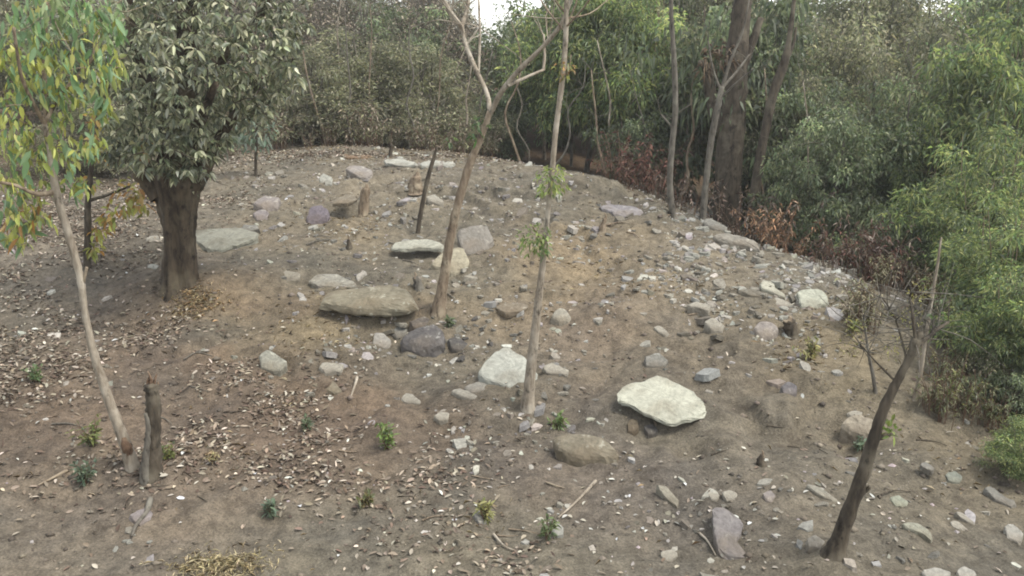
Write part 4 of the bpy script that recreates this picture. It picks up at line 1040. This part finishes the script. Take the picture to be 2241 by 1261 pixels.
# first rank, each one placed
for kind, px, Y, s, top, label in [
    ('olive', 690, 18.2, .72, 90, 'bushy olive scrub tree right behind the grey green crown'),
    ('olive', 800, 19.0, .9, 60, 'olive scrub tree behind the dark stake on the crest'),
    ('olive', 910, 19.2, .8, 90, 'olive scrub tree behind the pale crest slabs'),
    ('brown', 760, 21.0, 1.15, -40, 'tall brown twiggy tree rising over the olive scrub'),
    ('brown', 620, 21.5, 1.0, -30, 'brown twiggy tree half hidden by the grey green crown'),
    ('brown', 940, 21.5, .9, -70, 'brown grey twiggy tree behind the fork'),
    ('green', 890, 21.0, .8, -20, 'pale green tree between the brown twiggy trees'),
    ('bamboo', 1230, 18.5, .85, -70, 'fresh green feathery tree right of the forked trunk'),
    ('bamboo', 1330, 18.0, .95, -90, 'fresh green feathery tree hanging over the slim curved tree'),
    ('bamboo', 1420, 17.4, .8, -70, 'yellow green feathery tree left of the slim greyish tree'),
    ('dark', 1100, 18.6, .6, 190, 'dark shadowed shrub behind the crest below the forked arms'),
    ('dark', 1390, 16.2, .55, 235, 'dark blue green shrub over the red ferns'),
    ('dark', 1590, 15.8, 1.1, -60, 'dark leafed tree crowning above the thick dark trunk'),
    ('olive', 1510, 17.0, .75, 40, 'grey green tree left of the thick dark trunk'),
    ('green', 1690, 16.0, .75, 30, 'green tree wrapped round the leaning dark trunk'),
    ('green', 1780, 14.6, .62, 150, 'dense green tree above the young pale leaved plant'),
    ('olive', 1830, 17.0, 1.0, 10, 'olive brown tree high at the back right'),
    ('green', 1900, 13.6, .68, 190, 'dense mid green tree above the dry bracken'),
    ('olive', 1960, 15.6, .9, 30, 'grey green tree at the back right beside the bamboo'),
    ('dark', 1880, 12.4, .55, 390, 'dark green shrub behind the dry bracken'),
    ('dark', 1760, 13.4, .6, 390, 'dark shrub behind the brown bracken'),
    ('bamboo', 2205, 12.6, .85, -10, 'tall bright green bamboo at the top right'),
    ('bamboo', 2200, 10.8, .62, 230, 'bright green bamboo clump in the middle of the right edge'),
    ('bamboo', 2165, 10.2, .46, 340, 'yellow green bamboo clump nearest the dry bracken'),
    ('bamboo', 2230, 8.7, .46, 420, 'bright bamboo clump on the lower right edge'),
    ('dark', 2260, 8.2, .48, 570, 'dark leafed shrub low at the right edge'),
    ('dark', 2210, 9.4, .5, 480, 'dark shrub under the bamboo at the right'),
    ('bamboo', 2165, 8.5, .34, 610, 'yellow green bamboo clump hanging low beside the pale straight stem'),
    ('bamboo', 2250, 7.7, .36, 560, 'bright bamboo clump cut by the right edge, lowest of all'),
    ('dark', 2235, 7.3, .26, 790, 'dark shrub cut by the right edge above the grey slab'),
    ('scrub', 2120, 8.9, .42, 660, 'grey dry scrub behind the top of the snag'),
    ('scrub', 2150, 7.7, .30, 790, 'grey green low scrub under the bamboo at the right'),
    ('bamboo', 2262, 6.3, .20, 915, 'low bamboo spray at the right edge above the grey slab'),
    ('scrub', 800, 18.6, 1.15, 150, 'large olive bush behind the dark stake on the crest'),
    ('scrub', 1010, 19.5, 1.1, 150, 'large twiggy bush behind the thin pale stems on the crest'),
    ('scrub', 560, 18.6, 1.1, 190, 'large olive bush behind the blue green sapling'),
    ('green', 1830, 12.9, .5, 210, 'smaller green tree just behind the reddish bracken'),
    ('green', 2020, 13.2, .62, 120, 'green tree between the grey green tree and the bamboo'),
    ('dark', 1990, 11.2, .5, 430, 'dark shrub at the end of the reddish bracken'),
    ('bamboo', 2075, 12.4, .45, 200, 'bright feathery clump over the pale canes'),
    ('olive', 1730, 15.4, .62, 110, 'brownish olive tree behind the leaning dark trunk'),
    ('scrub', 300, 14.2, .55, 250, 'grey green bush behind the left side of the thick trunk'),
    ('olive', 220, 14.8, .6, 200, 'grey green bushy tree between the yellow leaves and the thick trunk'),
    ('scrub', 130, 14.6, .6, 240, 'olive bush behind the yellow leaves'),
    ('scrub', 40, 14.2, .6, 260, 'olive bush at the left edge behind the yellow leaves'),
    ('scrub', 450, 16.4, .5, 285, 'grey green bush behind the right side of the thick trunk'),
    ('olive', 330, 19.0, .9, 0, 'olive tree behind the thick leafy crown'),
    ('green', 180, 17.5, .9, -20, 'green tree behind the yellowing leaves'),
    ('olive', 60, 18.0, .9, 40, 'olive tree at the far left behind the yellowing leaves'),
    ('scrub', 640, 17.8, .9, 210, 'low olive bush at the back left edge of the mound'),
    ('scrub', 730, 18.0, 1.05, 180, 'low bush at the back edge, left of the dark stake'),
    ('scrub', 960, 18.2, .95, 190, 'low brown bush behind the right crest slab'),
    ('scrub', 870, 17.9, .6, 235, 'smallest low bush behind the left crest slab'),
    ('dark', 480, 17.6, .5, 260, 'dark low shrub behind the blue green sapling'),
    ('scrub', 400, 17.6, .8, 230, 'low bush behind the thick trunk'),
    ('scrub', 1050, 17.8, .6, 225, 'low twiggy bush at the crest right of the forked trunk'),
]:
    plant(kind, px, Y, s, label, None, top, 'bush' if kind in ('scrub', 'dark') else 'tree')

# further ranks: trees nobody can tell apart
for kinds, Y, pxs, s, label, group in [
    (('brown', 'olive', 'olive'), 24.5, range(-100, 1010, 110), 1.15, 'olive brown tree in the thicket behind the left half of the mound', 'thicket behind the left half of the mound'),
    (('bamboo', 'green', 'dark'), 22.5, range(1130, 1500, 90), 1.2, 'green tree in the stand behind the feathery trees', 'stand behind the feathery trees'),
    (('green', 'olive', 'olive'), 21.0, range(1500, 2080, 95), 1.1, 'green tree in the wood behind the thick dark trunk', 'wood behind the thick dark trunk'),
    (('green', 'bamboo'), 17.5, range(2120, 2500, 110), 1.0, 'green tree in the wood behind the bamboo', 'wood behind the bamboo'),
    (('olive', 'brown', 'dark'), 31, range(-100, 2400, 130), 1.25, 'hazy tree deep in the wood behind everything', 'trees deep in the wood'),
    (('olive', 'green'), 40, range(-60, 2400, 120), 1.35, 'farthest tree of the wood glimpsed between trunks', 'farthest trees of the wood'),
]:
    for q, px in enumerate(pxs):
        gap = (960 < px < 1170) or (Y > 30 and 900 < px < 1230) or (Y > 25 and 2030 < px < 2170)
        if gap and Y > 20:
            continue
        plant(kinds[q % len(kinds)], px + rng.normal() * 25, Y + rng.normal() * .7, s * rng.uniform(.75, 1.0), label, group, rng.uniform(-130, 30) if px < 1480 and Y < 30 else rng.uniform(-150, -40) if Y < 30 else rng.uniform(-60, 50))

plant('brown', 1020, 24, .7, 'grey brown twiggy tree under the sky gap at the top', None, 35)
plant('scrub', 1085, 21.5, 1.0, 'brownish bush in the opening between the forked arms', None, 120, 'bush')
plant('olive', 1000, 25, .6, 'olive tree left of the sky gap, behind the fork', None, -30)
plant('green', 1150, 24, .6, 'green tree right of the sky gap, behind the right arm of the fork', None, 5)
# slim pale stems along the edge of the wood
for q, (px, Y) in enumerate([(610, 17.6), (668, 18.0), (706, 17.4), (742, 18.4), (778, 17.5), (812, 18.2), (848, 18.6), (890, 17.5), (932, 18.1), (1012, 17.4), (1040, 18.2), (1130, 17.2), (1160, 17.8), (1218, 16.8), (1340, 16.0), (1370, 16.6), (1440, 15.8), (1500, 15.4), (1530, 16.2), (1660, 15.0), (1715, 14.0), (1790, 13.2)]):
    p = at_y(px, 200, Y); g = np.array([p[0], Y, gz(p[0], Y)])
    root = empty('sapling', g, 'slim bare stem standing at the edge of the wood behind the mound', 'sapling', 'slim stems at the wood edge')
    h_ = rng.uniform(1.4, 3.2); ln_ = rng.normal(size=2) * .16
    z_ = np.linspace(-.1, h_, 6)
    C_ = np.stack([ln_[0] * z_ + .06 * rng.normal(size=6), ln_[1] * z_ * .4, z_], 1); r0 = rng.uniform(.018, .034)
    mb = MB(); tube(mb, C_, np.linspace(r0, r0 * .35, 6), 6, 3, .06); mb.obj('stem', [M_BARK_PALE, M_BARK_GREY, M_BARK_TAN][q % 3], root)
    tw = MB(); twigs(tw, C_[3:], 7, .55, .006, .8, .7, 0); tw.obj('twigs', M_BARK_GREY, root)['kind'] = 'stuff'

# ------------------------------------------------------------------ bracken, weeds, tufts
def fern(label, px, py, n, h, cols, group=None, name='bracken', mat=None, Y=None, cat='fern', wide=.35):
    g = ground(px, py) if Y is None else np.array([at_y(px, py, Y)[0], Y, 0])
    g[2] = gz(g[0], g[1])
    if name == 'bracken':
        h *= rng.uniform(.55, 1.35); g[:2] += rng.normal(size=2) * .16; g[2] = gz(g[0], g[1]); wide = .6; n = int(n * rng.uniform(.6, 1.2))
    root = empty(name, g, label, cat, group)
    st = MB(); lf = MB()
    for q in range(n):
        a = rng.uniform(0, 6.28); o = np.array([math.cos(a), math.sin(a), 0]) * rng.uniform(0, wide * h)
        hh = h * rng.uniform(.6, 1.15)
        tip = o * 2.0 + np.array([0, 0, hh]) + rng.normal(size=3) * .12 * h
        m = o * 1.2 + np.array([0, 0, hh * .62])
        tube(st, [o - [0, 0, .04], m, tip], [.005, .004, .002], 4, 3)
        k = 14
        t = rng.uniform(.25, 1, k)[:, None]
        P = (1 - t) ** 2 * o + 2 * t * (1 - t) * m + t * t * tip
        leaves(lf, P, sphere_pts(k) * [1, 1, .5] + [0, 0, -.35], .13 * h * rng.uniform(.5, 1.3, k), .03 * h, palette(cols, k, .3), .3, False, .5)
    st.obj('stems', M_DRY_STEM, root)['kind'] = 'stuff'
    lf.obj('fronds', mat or M_DRY, root)['kind'] = 'stuff'
    return root
M_DRY_STEM = m_bark('dry_stem', (0.12, 0.07, 0.045), (0.2, 0.13, 0.085), (0.27, 0.2, 0.13))
YGR = [(0.17, 0.19, 0.06), (0.22, 0.22, 0.08), (0.12, 0.15, 0.05)]
STRAW = [(0.30, 0.26, 0.17), (0.24, 0.21, 0.13), (0.20, 0.20, 0.10)]
RED = [(0.12, 0.056, 0.042), (0.14, 0.072, 0.052), (0.08, 0.048, 0.038), (0.13, 0.095, 0.07)]
RUS = [(0.105, 0.075, 0.057), (0.14, 0.105, 0.08), (0.075, 0.057, 0.045), (0.20, 0.165, 0.13)]
for px, py, Y in [(1345, 395, 14.6), (1375, 400, 14.4), (1405, 410, 14.2), (1435, 420, 14.0), (1380, 380, 15.2), (1420, 395, 14.8)]:
    fern('dark red dry fern behind the crest left of the slim greyish tree', px, py, 14, .62, RED, 'dark red ferns behind the crest', Y=Y)
for px, py, Y in [(1480, 440, 13.3), (1515, 450, 13.4), (1560, 470, 13.2), (1625, 490, 13.0), (1650, 500, 12.7), (1680, 510, 12.4)]:
    fern('brown dry bracken round the foot of the thick dark trunk', px, py, 12, .6, RUS, 'bracken round the thick dark trunk', Y=Y)
for px, py in [(1705, 540), (1725, 545), (1750, 552), (1770, 556)]:
    fern('light brown curled bracken behind the young pale leaved plant', px, py, 14, .5, [(0.24, .14, .08), (.19, .11, .06), (.28, .19, .12)], 'bracken behind the young plant', Y=11.3)
for px, py, Y in [(1815, 590, 10.9), (1840, 600, 10.7), (1865, 610, 10.6), (1890, 620, 10.4), (1915, 625, 10.3), (1940, 635, 10.1), (1965, 640, 10), (1855, 590, 11.2), (1905, 600, 10.9), (1950, 610, 10.6)]:
    fern('reddish brown dry bracken under the green trees on the right rim', px, py, 14, .55, RED[:2] + RUS, 'bracken on the right rim', Y=Y)
for px, py in [(2040, 905), (2075, 885), (2120, 900), (2160, 940), (2110, 830), (2150, 860), (2090, 800), (2060, 840), (2130, 800), (2180, 900), (2200, 960), (2060, 930), (2100, 925), (2215, 1010)]:
    fern('grey green straggly weed on the slope under the bamboo', px, py, 16, .32, OLV + YGR, 'weeds under the bamboo', name='weed', mat=M_LEAF, cat='weed')

for q in range(17):
    px = 480 + q * 35 + rng.normal() * 16
    fern('brown dry undergrowth along the back edge of the mound', px, 330, 14, rng.uniform(.25, .85), BRN + OLV[:2], 'dry undergrowth behind the mound', Y=16.9 + rng.uniform(0, .8), cat='fern', name='undergrowth_plant')
for px, py in [(1975, 640), (1990, 650), (2005, 655), (2025, 665), (1955, 632), (2040, 690), (2060, 720), (2030, 620), (2070, 760), (1930, 640), (1885, 700), (1870, 720), (1900, 730)]:
    fern('pale dry grass clump at the right rim among the pale canes', px, py, 22, .42, STRAW, 'dry grass clumps at the right rim', name='grass_clump', cat='grass clump', wide=.25)
def weed(label, px, py, n, h, cols, L=.06, W=.021, group=None, mat=None, name='weed'):
    n = int(n * 1.2); h *= rng.uniform(.85, 1.25); cols = [tuple(min(.6, q * 1.1) for q in c) for c in cols]
    g = ground(px, py)
    root = empty(name, g, label, 'weed', group)
    st = MB(); lf = MB()
    for q in range(max(3, n // 8)):
        tip = np.array([rng.normal() * h * .3, rng.normal() * h * .3, h * rng.uniform(.6, 1.1)])
        tube(st, [np.array([0, 0, -.03]) + tip * .02, tip * [.5, .5, .55], tip], [.004, .003, .0015], 4, 2)
        k = 8
        t = rng.uniform(.15, 1, k)[:, None]
        leaves(lf, tip * t, sphere_pts(k) + [0, 0, .35], L * rng.uniform(.7, 1.3, k), W, palette(cols, k, .22), .15, True, .5)
    st.obj('stem', M_DRY_STEM, root)
    lf.obj('leaves', mat or M_LEAF, root)['kind'] = 'stuff'
    return root
BLG = [(0.12, 0.16, 0.10), (0.155, 0.195, 0.125), (0.095, 0.13, 0.085)]
STR = [(0.42, 0.35, 0.20), (0.34, 0.28, 0.155), (0.48, 0.41, 0.255)]
LITC = [(0.26, 0.20, 0.11), (0.20, 0.15, 0.08), (0.24, 0.21, 0.10)]
weed('bright green upright weed alone on the bare slope left of centre', 848, 985, 110, .20, [(.13, .19, .05), (.18, .23, .07), (.09, .14, .04)])
weed('small blue green rosette on bare soil at the bottom left', 596, 1135, 70, .10, BLG)
weed('dark blue green bush at the foot of the leaning tree', 185, 1060, 120, .13, BLG)
weed('grey green sprig in the leaf litter left of the bright green weed', 676, 940, 50, .12, [(.14, .17, .10), (.10, .13, .07)])
weed('small olive weed between the blue green rosette and the bright weed', 800, 1110, 60, .12, [(.12, .13, .05), (.18, .15, .07)])
weed('thin green weed on the bottom slope below the long twig', 1196, 1185, 50, .13, [(.11, .15, .06), (.15, .18, .08)])
weed('green weed on top of the brown rounded boulder', 1222, 945, 60, .11, [(.11, .16, .05), (.16, .2, .07)])
weed('yellow green weeds behind the foot of the leaning tree', 205, 980, 90, .18, YGR)
weed('green seedling at the left edge above the litter', 80, 840, 60, .16, [(.10, .15, .06), (.14, .19, .08)])
weed('yellowish tuft right of the cut stem', 368, 1010, 50, .15, YGR)
weed('yellow straggly plant on the lower slope right of the rosette', 1062, 1140, 70, .12, [(.36, .33, .14), (.26, .26, .10)])
weed('green moss like tuft below the forked tree', 985, 715, 70, .10, [(.14, .17, .09), (.10, .13, .06)])
weed('yellow green tuft under the dark squat stump', 1775, 790, 110, .20, [(.28, .27, .10), (.36, .31, .13), (.2, .2, .08)])
weed('dark green sprig left of the snag trunk', 1880, 990, 50, .12, BLG)
weed('pale dry weed right of the cut stem', 470, 1020, 70, .10, LITC, L=.04, W=.012, mat=M_DRY)
weed('pale green shrub left of the snag twigs', 1860, 745, 60, .17, YGR)

# ------------------------------------------------------------------ ground cover: leaf litter, chips, dry grass, twigs
def scatter(n, fn, seed=0, ymax=17.0):
    """points on the ground, kept with the probability fn(px, py)"""
    r2 = np.random.default_rng(seed)
    q = np.c_[r2.uniform(-7.5, 6, n), r2.uniform(4.3, ymax, n)]
    P = np.c_[q, hgt(q)]
    px, py = project(P)
    w = fn(px, py) * np.clip(0.75 + 2.2 * fbm(np.c_[q * 1.9, np.zeros(n)], 77 + seed, 3), 0.05, 3)
    return P[r2.random(n) < w]

def ell(px, py, cx, cy, rx, ry, k):
    return k * np.exp(-(((px - cx) / rx) ** 2 + ((py - cy) / ry) ** 2) ** 1.5)

def ground_leaves(name, P, L, W, cols, lift=.006):
    n = len(P)
    mb = MB()
    D = rng.normal(size=(n, 3)) * [1, 1, .28]
    leaves(mb, P + [0, 0, lift], D, L * rng.uniform(.5, 1.35, n), W * rng.uniform(.6, 1.25, n), palette(cols, n, .3), -.05, True, .75, .14)
    return tag(mb.obj(name, M_LITTER), kind='stuff')

litter = lambda px, py: (ell(px, py, 100, 860, 420, 190, 1.0) + ell(px, py, 560, 930, 330, 110, 1.0) + ell(px, py, 60, 530, 260, 110, .9) + ell(px, py, 800, 1040, 260, 90, .55) + ell(px, py, 1150, 1200, 320, 90, .30) + 0.008
                         + ell(px, py, 300, 430, 300, 60, .5) + ell(px, py, 800, 330, 500, 30, .6)).clip(0, 1)
P = scatter(170000, litter, 1)
LIT = [(0.25, 0.195, 0.138), (0.19, 0.14, 0.10), (0.33, 0.275, 0.20), (0.14, 0.10, 0.072), (0.46, 0.405, 0.315), (0.25, 0.205, 0.15)]
tag(ground_leaves('leaf_litter', P, .058, .026, LIT), 'dry brown fallen leaves covering the left of the slope', 'fallen leaves')
chips = lambda px, py: (ell(px, py, 1000, 1060, 450, 120, .6) + ell(px, py, 1500, 1150, 420, 130, .65) + ell(px, py, 1620, 600, 260, 110, .55) + ell(px, py, 1000, 700, 250, 110, .4) + ell(px, py, 2000, 1100, 250, 160, .4) + ell(px, py, 900, 450, 400, 90, .28) + .07).clip(0, 1)
P = scatter(13000, chips, 2)
tag(ground_leaves('pale_leaves', P, .048, .024, [(0.48, 0.445, 0.36), (0.40, 0.36, 0.28), (0.58, 0.55, 0.47), (0.31, 0.265, 0.20)]), 'small pale dry leaves and flakes scattered over the slope', 'fallen leaves')
# gravel
P = scatter(9000, lambda a, b: chips(a, b) * .8, 3)
mb = MB()
oct_ = np.array([(1, 0, 0), (-1, 0, 0), (0, 1, 0), (0, -1, 0), (0, 0, .6), (0, 0, -.6)], float)
of = np.array([(0, 2, 4), (2, 1, 4), (1, 3, 4), (3, 0, 4), (2, 0, 5), (1, 2, 5), (3, 1, 5), (0, 3, 5)])
sz = rng.lognormal(-4.4, .45, len(P)).clip(.005, .035)
vv = P[:, None] + [0, 0, .002] + oct_[None] * sz[:, None, None] * rng.uniform(.55, 1.25, (len(P), 6, 1))
mb.add(vv.reshape(-1, 3), (np.arange(len(P))[:, None, None] * 6 + of).reshape(-1, 3), None, np.repeat(palette([(0.42, .38, .31), (.3, .27, .22), (.2, .17, .13), (.36, .31, .29)], len(P), .25), 6, 0))
tag(mb.obj('gravel', M_LITTER, None, False), 'small stone chips over the mound', 'gravel', kind='stuff')
# flat stone fragments, half buried
frag = lambda px, py: (ell(px, py, 1640, 590, 260, 120, 1.0) + ell(px, py, 1000, 700, 280, 120, .42) + ell(px, py, 1560, 1170, 420, 130, .18) + ell(px, py, 2000, 1120, 260, 160, .22) + ell(px, py, 900, 440, 380, 100, .26)
                       + ell(px, py, 1180, 960, 200, 60, .5) + ell(px, py, 1350, 510, 200, 70, .35) + ell(px, py, 850, 850, 300, 80, .10) + ell(px, py, 1700, 780, 250, 90, .3) + .012).clip(0, 1)
P = scatter(36000, frag, 13)
n = len(P); mb = MB(); K = 6
sz = rng.lognormal(-3.65, .62, n).clip(.010, .11)
th = (np.arange(K)[None] + rng.uniform(-.35, .35, (n, K))) / K * 2 * np.pi + rng.uniform(0, 6.28, (n, 1))
rad = rng.uniform(.6, 1.2, (n, K)) * sz[:, None]
asp = rng.uniform(.45, .95, (n, 1)); ya = rng.uniform(0, np.pi, (n, 1))
lx, ly = rad * np.cos(th), rad * np.sin(th) * asp
X_, Y_ = lx * np.cos(ya) - ly * np.sin(ya), lx * np.sin(ya) + ly * np.cos(ya)
sl = rng.normal(size=(n, 2)) * .22 + [0, .12]
top = sz[:, None] * rng.uniform(.08, .40, (n, 1)) + X_ * sl[:, :1] + Y_ * sl[:, 1:] + rng.normal(size=(n, K)) * sz[:, None] * .04
T_ = np.stack([X_ * .93, Y_ * .93, top], -1) + P[:, None]; B_ = np.stack([X_ * 1.06, Y_ * 1.06, top - sz[:, None] * .5 - .01], -1) + P[:, None]
cz_ = np.concatenate([P[:, None] + np.stack([0 * top[:, :1], 0 * top[:, :1], top.mean(1, keepdims=True) + .03 * sz[:, None]], -1), T_, B_], 1)
f3 = np.array([(0, 1 + j, 1 + (j + 1) % K) for j in range(K)]); f4 = np.array([(1 + j, 1 + K + j, 1 + K + (j + 1) % K, 1 + (j + 1) % K) for j in range(K)])
o_ = np.arange(n)[:, None, None] * (1 + 2 * K)
mb.add(cz_.reshape(-1, 3), (o_ + f3).reshape(-1, 3), (o_ + f4).reshape(-1, 4), np.repeat(palette([(0.42, .40, .325), (.36, .335, .27), (.29, .26, .205), (.33, .305, .275), (.22, .19, .145), (.42, .40, .34)], n, .18), 1 + 2 * K, 0))
m_frag, nt_, out_ = nodes_of('stone_fragments')
nz_ = noise(nt_, coord(nt_), 40, 5, .7)
principled(nt_, out_, mix(nt_, attr(nt_), ramp(nt_, nz_, [(.3, .42), (.65, .80)]), 1.0, 'MULTIPLY'), .9, .2, bump(nt_, nz_, .6, .01))
tag(mb.obj('rubble', m_frag, None, False), 'flat broken stone fragments half buried over the mound', 'rubble', kind='stuff')
# dark clods
P = scatter(16000, lambda a, b: np.full_like(a, .5), 4)
mb = MB(); sz = rng.lognormal(-4.1, .5, len(P)).clip(.006, .05)
vv = P[:, None] + oct_[None] * sz[:, None, None] * rng.uniform(.55, 1.25, (len(P), 6, 1))
mb.add(vv.reshape(-1, 3), (np.arange(len(P))[:, None, None] * 6 + of).reshape(-1, 3), None, np.repeat(palette([(0.17, .14, .105), (.12, .10, .075), (.21, .175, .13)], len(P), .2), 6, 0))
tag(mb.obj('soil_clods', M_LITTER, None, True), 'crumbs of brown soil over the mound', 'soil', kind='stuff')
# dry grass
dry = lambda px, py: (ell(px, py, 1350, 620, 190, 90, .9) + ell(px, py, 690, 720, 110, 60, .9) + ell(px, py, 430, 650, 70, 45, 1) + ell(px, py, 1790, 780, 120, 70, .9) + ell(px, py, 2120, 940, 130, 130, .8) + ell(px, py, 760, 490, 110, 40, .7) + ell(px, py, 490, 1235, 90, 40, 1)
                      + ell(px, py, 480, 1010, 100, 40, .6) + ell(px, py, 820, 335, 380, 26, .8) + ell(px, py, 650, 880, 60, 40, .5) + ell(px, py, 1060, 1140, 60, 40, .6) + .02).clip(0, 1)
P = scatter(42000, dry, 5)
n = len(P); mb = MB()
D = rng.normal(size=(n, 3)) * [1, 1, .3] + [0, 0, .55]
leaves(mb, P, D, rng.uniform(.03, .10, n), .0045, palette([(0.40, .31, .17), (.32, .24, .13), (.46, .38, .23), (.26, .19, .10)], n, .25), .3, False, .3)
tag(mb.obj('dry_grass', M_LITTER), 'short straw coloured dry grass in patches on the mound', 'grass', kind='stuff')
# straw heap at the bottom left
g = ground(490, 1245)
mb = MB(); n = 900
P = g + rng.normal(size=(n, 3)) * [.16, .09, 0]; P[:, 2] = hgt(P[:, :2]) + rng.uniform(0, .05, n)
leaves(mb, P, rng.normal(size=(n, 3)) * [1, 1, .5], rng.uniform(.03, .08, n), .004, palette(STR, n, .25), .2, False, .5)
tag(mb.obj('straw_heap', M_DRY), 'flattened heap of yellow straw at the bottom edge on the left', 'straw', kind='stuff')
# orange dry grass at the foot of the thick tree
g = ground(430, 660)
mb = MB(); n = 700
P = g + rng.normal(size=(n, 3)) * [.14, .12, 0]; P[:, 2] = hgt(P[:, :2])
leaves(mb, P, rng.normal(size=(n, 3)) * [.7, .7, .3] + [0, 0, .6], rng.uniform(.04, .10, n), .004, palette([(.40, .27, .14), (.34, .27, .15), (.42, .34, .20)], n, .22), .4, False, .3)
tag(mb.obj('dry_grass', M_DRY), 'orange dry grass at the foot of the thick leafy tree', 'grass', kind='stuff')

# fallen twigs one can pick out
def lying(label, pts, w, mat=M_BARK_PALE, group=None):
    P = np.array([ground(*p) for p in pts]); r = w / 2 * depth(P[0]) / FPX
    P[:, 2] += r * .8 + .004
    mb = MB(); tube(mb, P - P[0], np.linspace(r, r * .4, len(P)), 6, 4, .06)
    o = mb.obj('fallen_twig', mat, None, True, P[0]); return tag(o, label, 'twig', group)
lying('long pale twig lying below the brown rounded boulder', [(1303, 1060), (1280, 1088), (1252, 1112), (1222, 1140)], 8)
lying('pale twig lying on the bottom slope right of centre', [(1530, 1175), (1548, 1195), (1566, 1220)], 6)
lying('short curved twig under the brown flat stone on the left', [(782, 835), (776, 855), (768, 876)], 8)
lying('pale dry root on the lower left slope below the cut stem', [(330, 1100), (322, 1130), (300, 1160), (290, 1185)], 14, M_BARK_GREY)
lying('pale twig in the litter at the far left', [(150, 1035), (110, 1055), (86, 1072)], 8, M_BARK_TAN)
lying('thin twig on the bottom slope by the leaf heap', [(1080, 1180), (1105, 1200), (1140, 1215)], 7)
for q in range(46):
    a, b = [(250, 850), (560, 960), (1050, 1130), (800, 600), (1900, 1000), (1300, 560)][q % 6]
    x, y = a + rng.normal() * 180, b + rng.normal() * 70
    an = rng.uniform(-.6, .6); L = rng.uniform(12, 38)
    lying('thin dry twig dropped among the leaves and stones of the slope', [(x, y), (x + L * math.cos(an), y + L * math.sin(an) * .5), (x + 2 * L * math.cos(an + .2), y + L * math.sin(an + .2))], rng.uniform(2.5, 5), [M_BARK_GREY, M_BARK_DARK, M_BARK_TAN][q % 3], 'dropped twigs')

# thin air haze over the wood
me = bpy.data.meshes.new('haze')
hx, hy0, hy1, hz0, hz1 = 46.0, -9.0, 47.0, -8.0, 14.0
hv = [(-hx, hy0, hz0), (hx, hy0, hz0), (hx, hy1, hz0), (-hx, hy1, hz0), (-hx, hy0, hz1), (hx, hy0, hz1), (hx, hy1, hz1), (-hx, hy1, hz1)]
me.from_pydata(hv, [], [(0, 3, 2, 1), (4, 5, 6, 7), (0, 1, 5, 4), (1, 2, 6, 5), (2, 3, 7, 6), (3, 0, 4, 7)])
mh = bpy.data.materials.new('haze'); mh.use_nodes = True; mh.node_tree.nodes.clear()
vo = mh.node_tree.nodes.new('ShaderNodeVolumePrincipled'); vo.inputs['Color'].default_value = (.92, .91, .88, 1); vo.inputs['Density'].default_value = HAZE; vo.inputs['Anisotropy'].default_value = 0.2
mo = mh.node_tree.nodes.new('ShaderNodeOutputMaterial'); mh.node_tree.links.new(vo.outputs[0], mo.inputs['Volume'])
me.materials.append(mh)
oh = bpy.data.objects.new('haze', me); COL.objects.link(oh); tag(oh, 'thin pale haze in the air over the mound and wood', 'haze', kind='stuff')

# remove kinds never planted
for vs in KINDS.values():
    for o in vs:
        if 'label' not in o:
            for c in list(o.children): bpy.data.objects.remove(c)
            bpy.data.objects.remove(o)
